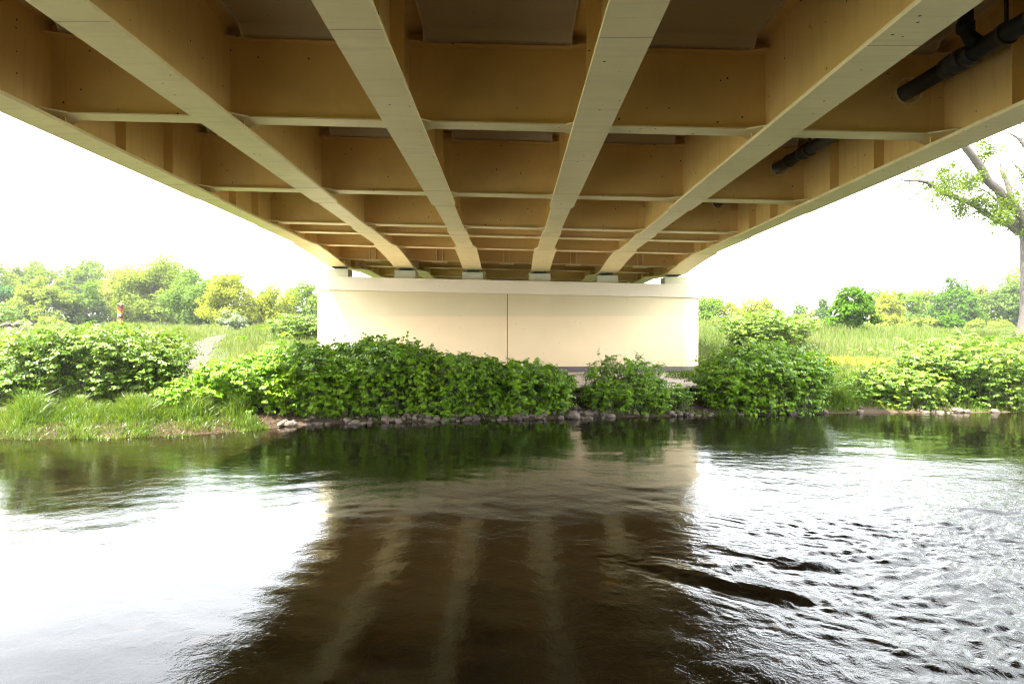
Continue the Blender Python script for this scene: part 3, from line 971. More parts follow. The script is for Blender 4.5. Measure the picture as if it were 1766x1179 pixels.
def leaf_quads(pos, rng, size, up=0.5, outw=None):
    """small leaf-clump faces (rhombic, bent) at pos with random orientation"""
    n = len(pos)
    nm = rng.normal(0, 1, (n, 3)); nm[:, 2] = np.abs(nm[:, 2]) * 0.8 + up
    if outw is not None: nm = nm + outw * 1.1
    nm = unit(nm)
    a = unit(np.cross(nm, rng.normal(0, 1, (n, 3))))
    b_ = np.cross(nm, a)
    s = size[:, None]
    lift = nm * s * 0.18
    V = np.stack([pos - a * s * 0.62, pos + b_ * s * 0.34 + lift, pos + a * s * 0.62, pos - b_ * s * 0.34 + lift], 1).reshape(-1, 3)
    F = (np.arange(n) * 4)[:, None] + np.array([[0, 1, 2, 3]])
    return V, F


def make_tree(name, label, x, y, w, h, mat, seed, cat='tree', group=None, density=1.0, clear=0.12, clusters=46, leaf=None, bark=None, spread=0.16, trunk_r=None, taper=0.0):
    """tree or bush: trunk and limbs reach out to leaf clusters spread through the crown's volume"""
    rng = np.random.default_rng(seed)
    z0 = float(hgt(x, y)) - 0.1
    root = empty(name, (x, y, z0)); tag(root, label, cat, group)
    crown_z0, crown_z1 = h * clear, h
    cz, rz = (crown_z0 + crown_z1) / 2, (crown_z1 - crown_z0) / 2
    rx = w / 2
    K = clusters
    d = unit(rng.normal(0, 1, (K, 3)))
    rad = rng.uniform(0.35, 1.0, K) ** 0.55
    lump = 1 + 0.28 * np.sin(d[:, 0] * 5 + seed) * np.sin(d[:, 2] * 4 + seed * 1.7) + rng.normal(0, 0.10, K)
    C = d * (rad * lump)[:, None] * 0.86
    if taper: C[:, :2] *= (1 - taper * np.clip(C[:, 2:3], 0, 1))
    C = C * np.array([rx, rx * 0.85, rz]) + np.array([x, y, z0 + cz])
    dist = math.hypot(x, y)
    if leaf is None: leaf = max(0.09, 0.0030 * dist)
    area = 4 * math.pi * rx * rz * 0.85
    n_leaf = int(min(26000, density * 2.6 * area / (leaf * leaf * 0.42)))
    cs = spread * (rx + rz) * rng.uniform(0.65, 1.35, K)
    which = rng.choice(K, n_leaf, p=cs ** 2 / (cs ** 2).sum())
    off = unit(rng.normal(0, 1, (n_leaf, 3))) * (rng.uniform(0.2, 1, n_leaf) ** 0.45)[:, None]
    off[:, 2] *= 0.72
    pos = C[which] + off * cs[which][:, None]
    pos[:, 2] = np.maximum(pos[:, 2], z0 + 0.12 + rng.uniform(0, 0.3, n_leaf))
    outw = unit(pos - np.array([x, y, z0 + cz * 0.8]))
    V, F = leaf_quads(pos, rng, leaf * rng.uniform(0.6, 1.35, n_leaf), 0.35, unit(off) * 0.6 + outw * 0.3)
    np_mesh('crown', V, F, mat, root)
    tr = MB()
    r0 = trunk_r or max(0.06, 0.022 * h)
    top = Vector((x + rng.normal(0, 0.04 * w), y, z0 + cz + rz * 0.35))
    base = Vector((x, y, z0))
    mids = [base.lerp(top, t) + Vector((rng.normal(0, 0.02 * h), rng.normal(0, 0.02 * h), 0)) for t in (0.3, 0.6)]
    tr.tube([base, base + Vector((0, 0, 0.06 * h)), mids[0], mids[1], top], [r0 * 1.45, r0, r0 * 0.8, r0 * 0.5, r0 * 0.15], 7)
    order = np.argsort(-cs)[:min(K, 20)]
    for kk in order:
        c = Vector(C[kk]); t = rng.uniform(0.18, 0.75)
        st = base.lerp(top, t)
        mid = st.lerp(c, 0.5) + Vector((0, 0, 0.06 * h))
        tr.tube([st, mid, c], [r0 * 0.38 * (1 - 0.5 * t), r0 * 0.22, r0 * 0.06], 5, cap=False)
    tr.build('trunk', bark or BARK_DARK, root)
    return root


def grass_np(X, Y, Z, H, Wd, rng, bend=0.35):
    n = len(X)
    az = rng.uniform(0, 2 * math.pi, n)
    lean = rng.uniform(0.1, 1.0, n) * bend
    dx, dy = np.cos(az), np.sin(az)
    fz = rng.uniform(0, math.pi, n)
    sx, sy = np.cos(fz) * Wd / 2, np.sin(fz) * Wd / 2
    z0 = np.zeros(n)
    b = np.stack([X, Y, Z], 1); s = np.stack([sx, sy, z0], 1)
    mid = b + np.stack([dx * lean * H * 0.32, dy * lean * H * 0.32, H * 0.55], 1)
    tip = b + np.stack([dx * lean * H * 1.05, dy * lean * H * 1.05, H * (1 - 0.25 * lean)], 1)
    V = np.stack([b - s, b + s, mid + s * 0.8, mid - s * 0.8, tip], 1).reshape(-1, 3)
    base = (np.arange(n) * 5)[:, None]
    return V, base + np.array([[0, 1, 2, 3]]), base + np.array([[3, 2, 4]])


# ------------------------------------------------------------------ shrubs on the bank
K_, KS = LEAF_KNOT, LEAF_KNOT_SUN
SH = 'knotweed bushes along the far bank'


def by(px, D):   # world x for a photo column at distance D
    return (px - CX) / F_PX * D


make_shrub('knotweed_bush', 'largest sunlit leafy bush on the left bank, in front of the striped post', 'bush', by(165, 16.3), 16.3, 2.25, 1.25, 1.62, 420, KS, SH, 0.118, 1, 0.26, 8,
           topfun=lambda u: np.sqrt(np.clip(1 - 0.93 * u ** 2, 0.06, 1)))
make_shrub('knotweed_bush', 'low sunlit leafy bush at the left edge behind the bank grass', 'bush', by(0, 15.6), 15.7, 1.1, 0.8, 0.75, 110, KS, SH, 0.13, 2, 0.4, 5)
make_shrub('knotweed_bush', 'small low leafy bush between the big left bush and the long hedge', 'bush', by(350, 15.7), 15.7, 1.0, 0.7, 0.55, 130, K_, SH, 0.12, 3, 0.4, 5)
make_shrub('knotweed_bush', 'sunlit leafy bush starting the long hedge, left of the pier', 'bush', by(440, 16.2), 16.2, 1.2, 0.95, 0.98, 210, K_, SH, 0.12, 4, 0.42, 7)
make_shrub('knotweed_bush', 'shaded leafy bush under the left end of the pier', 'bush', by(545, 16.6), 16.65, 1.2, 0.95, 1.40, 270, K_, SH, 0.12, 5, 0.38, 7)
make_shrub('knotweed_bush', 'tallest shaded leafy bush of the hedge, before the left half of the pier wall', 'bush', by(650, 17.0), 17.0, 1.3, 0.95, 1.56, 290, K_, SH, 0.12, 6, 0.36, 7)
make_shrub('knotweed_bush', 'shaded leafy bush left of the vertical joint in the pier wall', 'bush', by(765, 17.1), 17.1, 1.25, 0.9, 1.30, 240, K_, SH, 0.12, 7, 0.36, 7)
make_shrub('knotweed_bush', 'loose leafy bush right below the vertical joint of the pier wall', 'bush', by(880, 17.35), 17.35, 1.25, 0.8, 1.10, 200, K_, SH, 0.12, 8, 0.4, 7)
make_shrub('knotweed_bush', 'small leafy bush closing the hedge beside the paving gap', 'bush', by(945, 17.55), 17.55, 0.65, 0.6, 0.85, 80, K_, SH, 0.12, 9, 0.4, 7)
make_shrub('knotweed_bush', 'thin leafy bush with airy top shoots right of the paving gap', 'bush', by(1075, 18.3), 18.2, 1.0, 0.6, 1.15, 85, K_, SH, 0.10, 10, 0.32, 5)
make_shrub('knotweed_bush', 'low dense leafy plant at the waterline below the airy bush', 'bush', by(1095, 17.8), 17.75, 1.45, 0.6, 0.74, 220, K_, SH, 0.09, 11, 0.4, 5)
make_shrub('knotweed_bush', 'wide dark round bush covering the right foot of the pier', 'bush', by(1310, 18.45), 18.45, 1.8, 1.1, 1.42, 420, K_, SH, 0.125, 12, 0.34, 7,
           topfun=lambda u: np.sqrt(np.clip(1 - 0.80 * (u - 0.22) ** 2, 0.1, 1)))
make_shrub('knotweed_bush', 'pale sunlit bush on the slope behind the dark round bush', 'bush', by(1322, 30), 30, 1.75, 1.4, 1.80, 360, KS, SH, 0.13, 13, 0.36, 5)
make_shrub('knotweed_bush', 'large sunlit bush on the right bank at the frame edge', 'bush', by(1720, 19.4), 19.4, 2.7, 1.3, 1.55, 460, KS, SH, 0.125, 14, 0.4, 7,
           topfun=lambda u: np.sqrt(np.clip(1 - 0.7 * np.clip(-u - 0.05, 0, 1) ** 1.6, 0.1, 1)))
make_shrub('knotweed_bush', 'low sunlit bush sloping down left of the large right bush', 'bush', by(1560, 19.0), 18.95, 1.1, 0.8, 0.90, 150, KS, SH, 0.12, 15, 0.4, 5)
make_shrub('herb_patch', 'low mixed green herbs between grass clump and right bush at the waterline', 'plants', by(1500, 19.2), 19.2, 1.2, 0.8, 0.42, 110, K_, None, 0.08, 16, 0.4, 5)
make_shrub('knotweed_bush', 'bright bush beside the left edge of the pier, on the mound', 'bush', by(512, 33), 33, 1.25, 1.0, 1.15, 100, KS, SH, 0.15, 17, 0.4, 5)
make_shrub('young_shoot', 'single tall thin leafy shoot on the meadow edge between right bushes', 'plant', by(1500, 20.5), 20.5, 0.25, 0.2, 1.25, 7, K_, None, 0.11, 18, 0.2, 4)
make_shrub('young_shoot', 'arching leafy shoots rising above the hedge left of the pier', 'plant', by(468, 17.3), 17.3, 0.3, 0.25, 1.75, 9, K_, None, 0.12, 19, 0.3, 4)
make_shrub('yellow_edge_bush', 'small yellow green bush at the far left edge of the meadow', 'bush', by(-2, 40), 40, 0.9, 0.8, 1.6, 60, KS, None, 0.15, 20, 0.3, 5)

make_shrub('knotweed_bush', 'leafy bush on the left bank just beyond the frame edge', 'bush', -15.2, 15.6, 1.6, 1.0, 1.2, 120, KS, SH, 0.125, 21, 0.35, 5)
make_shrub('knotweed_bush', 'leafy bush on the right bank just beyond the frame edge', 'bush', 18.6, 20.6, 2.0, 1.1, 1.5, 140, KS, SH, 0.125, 22, 0.35, 5)

# ------------------------------------------------------------------ trees
def lm(name, a, trans=0.42):
    a = np.array(a) * np.array([0.95, 0.98, 0.55])
    return m_leaf(name, [tuple(a * 0.62), tuple(a), tuple(a * 1.3)], trans, 0.0, 0.25)


OLIVE = lm('pale_willow_leaf', (0.14, 0.19, 0.055))
PALE = lm('pale_straw_leaf', (0.19, 0.22, 0.10))
GREY = lm('grey_green_leaf', (0.095, 0.16, 0.05))
FRESH = lm('fresh_green_leaf', (0.10, 0.18, 0.02))
OAK = lm('oak_leaf', (0.105, 0.17, 0.018))
BLUEG = lm('blue_green_leaf', (0.045, 0.12, 0.05))
YEL = lm('yellow_green_leaf', (0.19, 0.225, 0.045))
DEEP = lm('deep_green_leaf', (0.06, 0.13, 0.02))
WHT = m_leaf('white_blossom', [(0.06, 0.12, 0.03), (0.12, 0.17, 0.07), (0.36, 0.37, 0.32)], 0.3, 0.0, 1.2)


def tree_px(x0, x1, ytop, D, mat, label, seed, ybase=None, name='tree', cat='tree', **kw):
    xc = (x0 + x1) / 2; x = by(xc, D); w = (x1 - x0) / F_PX * D
    ztop = CAM_Z - (ytop - HY) / F_PX * D
    h = ztop - float(hgt(x, D))
    return make_tree(name, label, x, D, w, h, mat, seed, cat, kw.pop('group', 'trees behind the meadow'), **kw)


T = [
    (-50, 58, 482, 70, BLUEG, 'dark blue green broadleaf tree at the far left edge', {}),
    (5, 92, 440, 95, OAK, 'tall loose crowned oak at far left, above the dark tree', dict(clear=.2, density=1.0, clusters=60)),
    (92, 190, 445, 95, OAK, 'second tall loose oak, right of the first against the sky', dict(clear=.2, density=1.0, clusters=60)),
    (20, 128, 478, 60, OLIVE, 'round pale willow shrub left of the striped post', dict(clear=.02)),
    (115, 182, 485, 62, GREY, 'narrow grey green tree left of the striped post', dict(clear=.02)),
    (170, 250, 450, 68, PALE, 'tall pale feathery willow right behind the striped post', dict(clear=.02, density=.8)),
    (195, 325, 447, 63, OLIVE, 'big broad willow right of the striped post', dict(clear=.02, clusters=110)),
    (240, 350, 449, 92, OAK, 'bright green treetop peeking over the broad willow', dict(clear=.1)),
    (285, 405, 463, 60, GREY, 'broad grey green tree in the middle of the left wood', dict(clear=.02, clusters=110)),
    (392, 430, 452, 78, PALE, 'thin pale birch top above the yellow tree', dict(clear=.2, density=.45, clusters=20)),
    (350, 452, 473, 55, YEL, 'yellow leaved tree beside the sandy path', dict(clear=.02, density=.85)),
    (425, 512, 496, 58, YEL, 'lower yellowish tree between yellow tree and pier', dict(clear=.02)),
    (465, 590, 488, 82, OAK, 'bright green tree showing just left of the pier', dict(clear=.05)),
    (440, 480, 492, 88, DEEP, 'dark treetop behind the lower yellowish tree', dict(clear=.05)),
    (1180, 1258, 508, 82, FRESH, 'fresh green tree just right of the pier', dict(clear=.02)),
    (1240, 1302, 515, 80, YEL, 'sparse yellow tree right of the pier tree', dict(clear=.05, density=.6)),
    (1286, 1345, 505, 76, YEL, 'taller yellow green tree above the pale slope bush', dict(clear=.05, density=.75)),
    (1366, 1398, 518, 95, GREY, 'small pale grey tree behind the meadow crest', dict(clear=.02, density=.7)),
    (1394, 1412, 528, 92, PALE, 'tiny whitish shrub tree left of the conical tree', dict(clear=.02, density=.7)),
    (1408, 1434, 510, 88, DEEP, 'small conical green tree left of the chestnut', dict(clear=.02, taper=.5)),
    (1478, 1545, 491, 88, FRESH, 'loose green tree behind the chestnut', dict(clear=.02, density=.7)),
    (1498, 1562, 502, 66, YEL, 'yellow leaved tree right of the chestnut', dict(clear=.02, density=.75)),
    (1532, 1592, 493, 76, FRESH, 'dense bright green tree in the middle of the right wood', dict(clear=.05)),
    (1566, 1622, 488, 80, OLIVE, 'thin olive tree between two denser right trees', dict(clear=.1, density=.6)),
    (1605, 1690, 478, 72, DEEP, 'tallest pointed green tree of the right wood', dict(clear=.04, taper=.55, clusters=110)),
    (1672, 1722, 482, 76, PALE, 'pale half bare tree in the right wood', dict(clear=.1, density=.5)),
    (1705, 1790, 480, 72, GREY, 'grey green tree beside the big trunk at right', dict(clear=.04)),
]
for i, (x0, x1, yt, D, mat, lab, kw) in enumerate(T):
    kw.setdefault('clusters', 85); kw.setdefault('spread', 0.135)
    tree_px(x0, x1, yt, D, mat, lab, 200 + i, name='tree', **kw)
BU = [
    (372, 424, 533, 50, WHT, 'white blossoming hawthorn shrub at the end of the path', {}),
    (1555, 1632, 545, 55, OLIVE, 'low pale shrub in front of the right wood', {}),
    (1612, 1662, 536, 54, DEEP, 'rounded dark green shrub in front of the right wood', {}),
    (1662, 1745, 548, 57, OLIVE, 'long low shrub near the big trunk', {}),
    (-30, 12, 528, 42, YEL, 'small yellowish shrub at the left meadow edge', {}),
    (60, 125, 545, 56, OLIVE, 'low shrub belt under the left willow', {}),
    (1500, 1560, 540, 62, YEL, 'low yellow shrub beside the chestnut', dict(density=.8)),
]
for i, (x0, x1, yt, D, mat, lab, kw) in enumerate(BU):
    tree_px(x0, x1, yt, D, mat, lab, 300 + i, name='shrub', cat='shrub', clear=0.0, clusters=30, group='shrubs at the meadow edge', **kw)
# the chestnut standing alone on the meadow crest
tree_px(1425, 1516, 484, 37, DEEP, 'dark green young chestnut standing alone on the meadow crest', 401, name='chestnut_tree', clear=0.05, clusters=50, leaf=0.17, spread=0.13, density=0.9, taper=.35, group='tree on the meadow')
# low undergrowth closing the foot of the woods
ur = np.random.default_rng(91)
uP = []
for (xa_, xb_, yc_) in ((-62, -13, 69), (15, 64, 74)):
    n = 15000
    X = ur.uniform(xa_, xb_, n); Y = yc_ + ur.normal(0, 0.9, n)
    top = 1.7 + 0.7 * np.sin(X * 0.7) * np.sin(X * 0.23 + 1) + 0.35 * np.sin(X * 2.9)
    uP.append(np.stack([X, Y, hgt(X, Y) + top * ur.uniform(0, 1, n) ** 0.7], 1))
uP = np.concatenate(uP)
V, F = leaf_quads(uP, ur, 0.24 * ur.uniform(.6, 1.3, len(uP)), 0.4)
o = np_mesh('undergrowth', V, F, GREY); tag(o, 'dense low undergrowth along the foot of the distant woods', 'undergrowth', kind='stuff')
# woods going on beyond the frame and behind the pier
for i, (x, D, w, h, mat, lab) in enumerate([(-58, 72, 12, 9, OLIVE, 'rounded olive tree beyond the left frame edge'), (60, 74, 13, 10, FRESH, 'green tree beyond the right frame edge'),
                                            (-14, 90, 12, 8, FRESH, 'green tree hidden behind the left half of the pier'), (14, 92, 12, 8, GREY, 'grey green tree hidden behind the right half of the pier')]):
    make_tree('tree', lab, x, D, w, h, mat, 500 + i, group='trees behind the meadow', clear=0.05)


# ------------------------------------------------------------------ big tree at the right edge
rng = np.random.default_rng(77)
DB = 34.0
bt = at(1778, 570, DB)
gz = float(hgt(bt.x, DB))
big = empty('poplar_tree', (bt.x, DB, gz)); tag(big, 'tall poplar at the right frame edge with bare grey limbs and sparse leaves', 'tree')
tr = MB()
A = lambda x, y, d=0.0: at(x, y, DB + d)
tr.tube([Vector((bt.x, DB, gz - .2)), Vector((bt.x, DB, gz + .25)), A(1779, 540), A(1779, 480), A(1778, 430), A(1776, 395)], [.85, .62, .50, .47, .45, .46], 16)
tr.build('trunk', BARK, big, smooth=True)
LIMBS = [
    ([(1778, 405, 0), (1752, 362, -.3), (1722, 328, -.6), (1692, 290, -.9), (1668, 258, -1.2), (1645, 215, -1.5), (1610, 140, -2), (1590, 60, -2)], [.40, .24, .20, .18, .17, .15, .11, .05]),
    ([(1774, 405, .2), (1740, 388, .3), (1700, 368, .5), (1662, 345, .6), (1625, 332, .7), (1598, 314, .7), (1575, 312, .6), (1552, 309, .5)], [.22, .15, .13, .12, .11, .09, .055, .03]),
    ([(1762, 380, 0), (1746, 345, .3), (1735, 310, .4), (1726, 282, .5)], [.24, .15, .11, .05]),
    ([(1778, 400, 0), (1785, 330, -.2), (1792, 240, -.4), (1786, 120, -.5), (1780, -40, -.5)], [.42, .36, .30, .2, .08]),
    ([(1789, 280, 0), (1766, 250, .3), (1752, 236, .4), (1738, 228, .4)], [.16, .1, .06, .03]),
    ([(1785, 320, 0), (1766, 300, .8), (1748, 282, 1), (1740, 274, 1)], [.08, .05, .03, .015]),
    ([(1780, 400, 0), (1830, 330, .5), (1880, 250, 1), (1930, 150, 1)], [.3, .22, .16, .05]),
    ([(1766, 392, .3), (1740, 372, 1.2), (1700, 330, 1.8), (1670, 318, 2)], [.1, .06, .04, .02]),
    ([(1700, 368, .5), (1670, 372, 0.2), (1640, 378, 0), (1612, 372, 0)], [.05, .03, .02, .01]),
]
for pts, rad in LIMBS:
    lb = MB(); P_ = [A(*p) for p in pts]
    # subdivide with small kinks
    Q, R_ = [P_[0]], [rad[0]]
    for a, b_, ra, rb in zip(P_[:-1], P_[1:], rad[:-1], rad[1:]):
        Q.append(a.lerp(b_, .5) + Vector(rng.normal(0, .06, 3))); R_.append((ra + rb) / 2)
        Q.append(b_); R_.append(rb)
    lb.tube(Q, R_, 10); lb.build('limb', BARK, big, smooth=True)
CL = [(1575, 318, 12, .5), (1605, 325, 16, .6), (1622, 312, 22, .8), (1640, 330, 24, 1), (1665, 320, 24, 1), (1655, 350, 20, 1), (1690, 345, 24, 1), (1680, 310, 18, .8), (1715, 365, 24, 1),
      (1740, 350, 20, 1), (1700, 272, 18, .9), (1694, 250, 12, .6), (1712, 262, 12, .5), (1725, 375, 20, 1), (1760, 372, 22, 1), (1752, 330, 14, .6), (1605, 345, 13, .35), (1570, 343, 9, .3), (1612, 362, 11, .35),
      (1660, 372, 14, .5), (1710, 388, 10, .3), (1548, 322, 8, .3), (1588, 300, 14, .4), (1632, 292, 16, .5), (1770, 385, 22, 1), (1766, 402, 12, .7), (1650, 290, 14, .5), (1735, 300, 12, .3),
      (1790, 300, 30, .7), (1830, 330, 40, 1), (1870, 250, 50, 1), (1820, 200, 50, 1), (1900, 160, 50, 1), (1790, 100, 50, 1), (1640, 120, 40, 1), (1600, 60, 40, 1), (1585, 335, 8, .25), (1745, 268, 8, .2), (1707, 405, 7, .2)]
pos = []
for (x, y, r, dn) in CL:
    c = A(x, y, rng.uniform(-1.2, 1.2)); R_ = r / F_PX * DB
    n = int(dn * 620 * (r / 20) ** 2)
    sub = unit(rng.normal(0, 1, (max(3, int(9 * dn)), 3))) * R_ * rng.uniform(.2, 1, (max(3, int(9 * dn)), 1))
    o_ = sub[rng.integers(0, len(sub), n)] + rng.normal(0, 1, (n, 3)) * R_ * 0.36
    pos.append(np.array(c) + o_ * np.array([1, 1.2, .8]))
pos = np.concatenate(pos)
V, F = leaf_quads(pos, rng, 0.105 * rng.uniform(.6, 1.3, len(pos)), 0.3)
np_mesh('foliage', V, F, m_leaf('poplar_leaf', [(0.05, 0.09, 0.008), (0.085, 0.14, 0.013), (0.13, 0.18, 0.02)], 0.5, 0.0, 0.6), big)

# ------------------------------------------------------------------ grass
GRASS = m_leaf('meadow_grass_blade', [(0.035, 0.075, 0.012), (0.075, 0.125, 0.025), (0.14, 0.165, 0.055), (0.21, 0.195, 0.125)], 0.4, 0.0, 0.16)
BANKG = m_leaf('bank_grass_blade', [(0.035, 0.085, 0.007), (0.065, 0.125, 0.010), (0.11, 0.175, 0.016), (0.18, 0.19, 0.05)], 0.38, 0.12, 1.6)
STRAW = m_leaf('straw_blade', [(0.035, 0.024, 0.017), (0.075, 0.052, 0.035), (0.12, 0.09, 0.055)], 0.2, 0.0, 1.0)
rng = np.random.default_rng(3)
n = 240000
u = rng.uniform(0, 1, n)
Yg = 18.0 + (60 - 18) * u ** 1.25
Xg = rng.uniform(-1.08, 1.08, n) * Yg
t = Yg - shore(Xg)
dpath = np.abs(Xg - np.interp(Yg, pp[:, 1], pp[:, 0]))
keep = (t > 3.2) & ~((np.abs(Xg) < 7.3) & (Yg < 26.2)) & ~((dpath < 0.26 + 0.012 * (Yg - 20)) & (Yg > 21) & (rng.uniform(0, 1, n) < 0.72)) & ~((np.abs(Xg) < 0.55 * Yg * 0.5) & (Yg > 28) & (rng.uniform(0, 1, n) < .9))
patch = 0.55 + 0.45 * np.sin(Xg * 0.55 + 1.7 * np.sin(Yg * 0.21)) * np.sin(Yg * 0.4 + Xg * 0.13)
keep &= rng.uniform(0, 1, n) < (0.55 + 0.45 * patch)
Xg, Yg, patch = Xg[keep], Yg[keep], patch[keep]
near_path = np.clip(np.abs(Xg - np.interp(Yg, pp[:, 1], pp[:, 0])) / 1.5, 0.25, 1)
V, F1, F2 = grass_np(Xg, Yg, hgt(Xg, Yg) - 0.02, (0.28 + 0.38 * patch) * rng.uniform(.6, 1.25, len(Xg)) * near_path, 0.00068 * Yg * rng.uniform(.6, 1.4, len(Xg)), rng, 0.5)
o = np_mesh('grass', V, [F1, F2], GRASS); tag(o, 'tall flowering meadow grass covering the slope behind the bushes', 'grass', kind='stuff')

# bank grass: clumps at the water's edge
cl = []
def clump(x, y, rx, ry, h, n, b=0.55):
    cl.append((x, y, rx, ry, h, n, b))
clump(by(85, 14.6), 14.5, 0.75, 0.55, 0.66, 3000); clump(by(200, 14.7), 14.6, 0.55, 0.55, 0.60, 2200); clump(by(260, 14.7), 14.7, 0.6, 0.5, 0.50, 2000); clump(by(0, 14.2), 14.1, 1.0, 0.6, 0.42, 2600); clump(by(150, 14.3), 14.15, 2.6, 0.45, 0.26, 3600); clump(by(340, 14.6), 14.5, 1.2, 0.4, 0.2, 1200)
clump(by(330, 15.0), 14.9, 0.7, 0.4, 0.62, 1500); clump(by(395, 15.4), 15.3, 0.5, 0.4, 0.75, 1100); clump(-9, 13.6, 3.2, 0.4, 0.20, 5200); clump(by(400, 14.9), 14.75, 0.9, 0.35, 0.28, 1600); clump(by(620, 16.2), 16.15, 2.2, 0.22, 0.16, 900); clump(by(1250, 17.7), 17.6, 1.6, 0.2, 0.18, 700); clump(by(1650, 18.5), 18.4, 2.2, 0.25, 0.2, 1500); clump(-12.5, 14.2, 2.0, 0.8, 0.5, 3000); clump(-18, 13.4, 4.5, 0.8, 0.4, 3500); clump(17, 19.0, 3.5, 0.5, 0.4, 2000)
clump(by(1108, 17.9), 17.65, 0.85, 0.3, 0.42, 1500); clump(by(1060, 17.7), 17.5, 0.6, 0.25, 0.25, 500); clump(by(1458, 18.8), 18.75, 0.6, 0.45, 0.78, 2600); clump(by(1430, 18.5), 18.3, 0.7, 0.3, 0.3, 900)
clump(by(1540, 18.8), 18.45, 1.2, 0.3, 0.18, 900); clump(by(960, 17), 16.95, 0.9, 0.2, 0.18, 260); clump(by(1480, 20.5), 20.6, 1.7, 1.0, 0.6, 3800); clump(by(800, 17), 16.6, 1.5, 0.2, 0.16, 260)
clump(by(1240, 21.5), 22, 1.6, 1.3, 0.5, 2600); clump(by(430, 19), 19.2, 2.0, 1.4, 0.55, 3600)
arr = []
for (x, y, rx, ry, h, n, b_) in cl:
    r = np.sqrt(rng.uniform(0, 1, n)); th = rng.uniform(0, 2 * math.pi, n)
    X = x + rx * r * np.cos(th); Y = y + ry * r * np.sin(th)
    ok = hgt(X, Y) > -0.04
    X, Y, r = X[ok], Y[ok], r[ok]
    arr.append(np.stack([X, Y, np.maximum(hgt(X, Y), 0) - 0.02, h * (1 - 0.5 * r ** 2) * (0.75 + 0.35 * np.sin(X * 5.3 + Y * 3)) * rng.uniform(.45, 1.3, len(X)), rng.uniform(.010, .022, len(X))], 1))
arr = np.concatenate(arr)
V, F1, F2 = grass_np(arr[:, 0], arr[:, 1], arr[:, 2], arr[:, 3], arr[:, 4], rng, 0.95)
o = np_mesh('bank_grass', V, [F1, F2], BANKG); tag(o, 'fresh long grass hanging over the water edge', 'grass', kind='stuff')
# dry straw washed up at the left waterline
n = 3000
X = rng.uniform(-12.5, -4.9, n); Y = shore(X) + rng.uniform(-0.1, 0.75, n)
V, F1, F2 = grass_np(X, Y, np.maximum(hgt(X, Y), 0.0), rng.uniform(.06, .16, n), rng.uniform(.006, .012, n), rng, 4.5)
o = np_mesh('dry_straw', V, [F1, F2], STRAW); tag(o, 'pale dry straw washed up along the left waterline', 'straw', kind='stuff')
# yellow flowers in the right meadow
n = 1500
X = by(1478, 24) + rng.normal(0, .95, n); Y = 24.2 + rng.normal(0, .7, n)
pos = np.stack([X, Y, hgt(X, Y) + rng.uniform(.30, .55, n)], 1)
V, F = leaf_quads(pos, rng, np.full(n, .035), 1.0)
o = np_mesh('yellow_flowers', V, F, m_leaf('yellow_petal', [(0.75, 0.55, 0.03), (0.8, 0.62, 0.06)], 0.3)); tag(o, 'patch of yellow meadow flowers behind the right bank', 'flowers', kind='stuff')

# one red poppy
pv = at(1518, 558, 36); pz = float(hgt(pv.x, 36))
pop = empty('poppy', (pv.x, 36, pz)); tag(pop, 'single small red poppy in the right meadow near the chestnut', 'flower')
s = MB(); s.tube([(pv.x, 36, pz), (pv.x, 36, pv.z)], [.006, .005], 5); s.build('stem', BANKG, pop)
s = MB()
for k in range(5):
    a = k * 2 * math.pi / 5; c, d = math.cos(a), math.sin(a); e, g_ = math.cos(a + .7), math.sin(a + .7)
    s.add([(pv.x, 36, pv.z), (pv.x + .05 * c, 36 + .05 * d, pv.z + .03), (pv.x + .07 * e, 36 + .07 * g_, pv.z + .05), (pv.x + .03 * math.cos(a + 1.2), 36 + .03 * math.sin(a + 1.2), pv.z + .02)], [(0, 1, 2, 3)])
s.build('petals', m_plain('poppy_red', (0.7, 0.06, 0.02), 0.6), pop)

# ------------------------------------------------------------------ stones
def stone_mesh(seed, flat=0.72):
    import bmesh
    rg = random.Random(seed)
    bm = bmesh.new(); bmesh.ops.create_icosphere(bm, subdivisions=2, radius=0.5)
    planes = [(Vector((rg.gauss(0, 1), rg.gauss(0, 1), rg.gauss(0, 1))).normalized(), rg.uniform(.33, .46)) for _ in range(9)]
    for v in bm.verts:
        for nrm, d in planes:
            e = v.co.dot(nrm) - d
            if e > 0: v.co -= nrm * e * 0.85
        v.co *= rg.uniform(.97, 1.03); v.co.z *= flat
    me = bpy.data.meshes.new('stone'); bm.to_mesh(me); bm.free()
    for p_ in me.polygons: p_.use_smooth = True
    return me


SM = []
for i in range(9):
    me = stone_mesh(i); me.materials.append(STONEM[i % 3]); SM.append(me)
RM = []
for i in range(4):
    me = stone_mesh(40 + i, .8); me.materials.append(RUBBLEM); RM.append(me)
rg = random.Random(4)


def stone(me, x, y, size, label, group, sink=0.25, z=None):
    o = bpy.data.objects.new('stone', me); COL.objects.link(o)
    zz_ = float(hgt(x, y)) if z is None else z
    o.location = (x, y, max(zz_, -0.05) + size * (0.5 - sink) * 0.7)
    o.rotation_euler = (rg.uniform(-.4, .4), rg.uniform(-.4, .4), rg.uniform(0, 6.28))
    o.scale = (size * rg.uniform(.9, 1.4), size * rg.uniform(.8, 1.1), size * rg.uniform(.8, 1.1))
    return tag(o, label, 'stone', group)


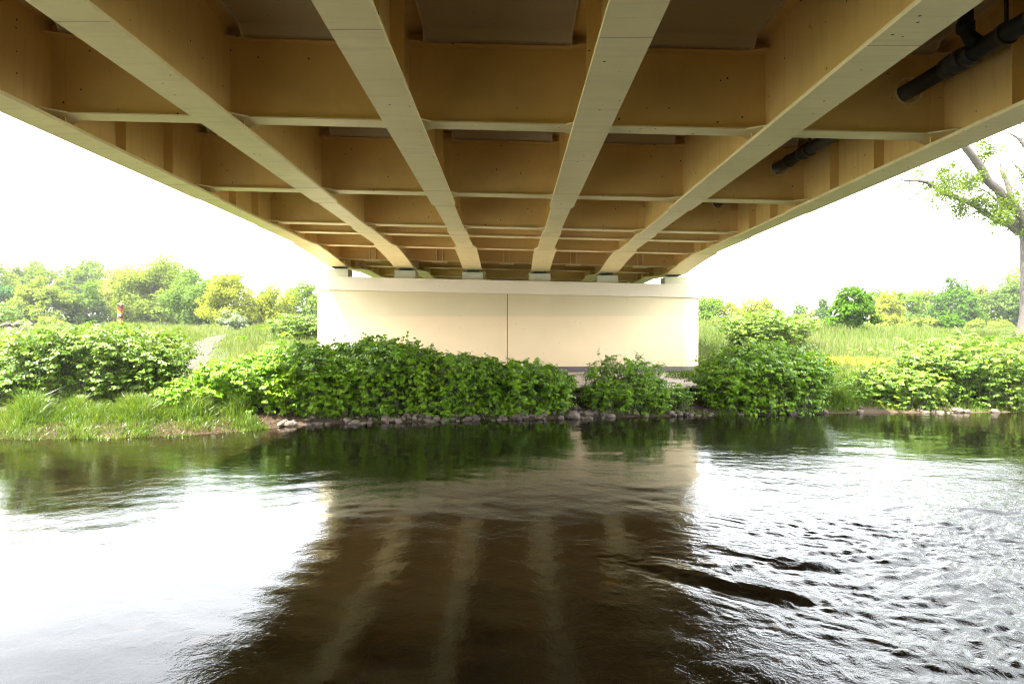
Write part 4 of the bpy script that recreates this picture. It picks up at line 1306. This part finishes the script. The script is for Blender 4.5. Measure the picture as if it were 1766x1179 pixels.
zones = [(-5.2, -0.9, 88, 'rounded grey riprap stone at the waterline below the left hedge bushes', 'riprap stones below the left hedge'),
         (-0.9, 2.6, 90, 'rounded grey riprap stone at the waterline below the paving gap', 'riprap stones below the paving gap'),
         (2.6, 8.3, 58, 'rounded grey riprap stone at the waterline below the dark round bush', 'riprap stones below the dark round bush'),
         (8.6, 14.0, 26, 'pale sunlit stone at the waterline below the right bush', 'sunlit stones below the right bush')]
for x0, x1, n, lab, grp in zones:
    for k in range(n):
        x = rg.uniform(x0, x1); u = rg.random() ** 1.5
        y = float(shore(x)) - 0.10 + 0.75 * u
        stone(rg.choice(SM), x, y, rg.uniform(.09, .19) * (1.15 - .3 * u), lab, grp)
x = by(990, 16.9); stone(SM[2], x, float(shore(x)) - 0.08, .34, 'largest pale boulder in the water edge below the paving gap', None)
for x0, x1, y0, y1, n, sz, lab, grp in ((-8.9, -7.3, 25.2, 27.2, 18, .26, 'pale rubble stone beside the left end of the pier', 'rubble left of the pier'),
                                    (7.1, 8.6, 25.5, 28.0, 18, .26, 'pale rubble stone beside the right end of the pier', 'rubble right of the pier')):
    for k in range(n):
        stone(rg.choice(RM), rg.uniform(x0, x1), rg.uniform(y0, y1), sz * rg.uniform(.7, 1.3), lab, grp, 0.0)
for k in range(22):
    D = 36 + rg.uniform(-.4, .4); x = by(rg.uniform(8, 54), D)
    stone(rg.choice(RM), x, D, rg.uniform(.28, .45), 'pinkish rubble stone in the low heap at the left meadow edge', 'rubble heap at the left edge', 0, float(hgt(x, D)) + rg.uniform(.1, .45))

# ------------------------------------------------------------------ haze
m = bpy.data.materials.new('haze_air'); m.use_nodes = True
nt = m.node_tree
for n_ in list(nt.nodes): nt.nodes.remove(n_)
ho = nt.nodes.new('ShaderNodeOutputMaterial'); hv = nt.nodes.new('ShaderNodeVolumePrincipled')
hv.inputs['Density'].default_value = 0.0005; hv.inputs['Color'].default_value = (0.95, 0.97, 1.0, 1); hv.inputs['Anisotropy'].default_value = 0.2
nt.links.new(hv.outputs[0], ho.inputs['Volume'])
h = MB(); h.box(-905, 905, -305, 1405, -3.2, 40)
tag(h.build('haze', m), kind='stuff')
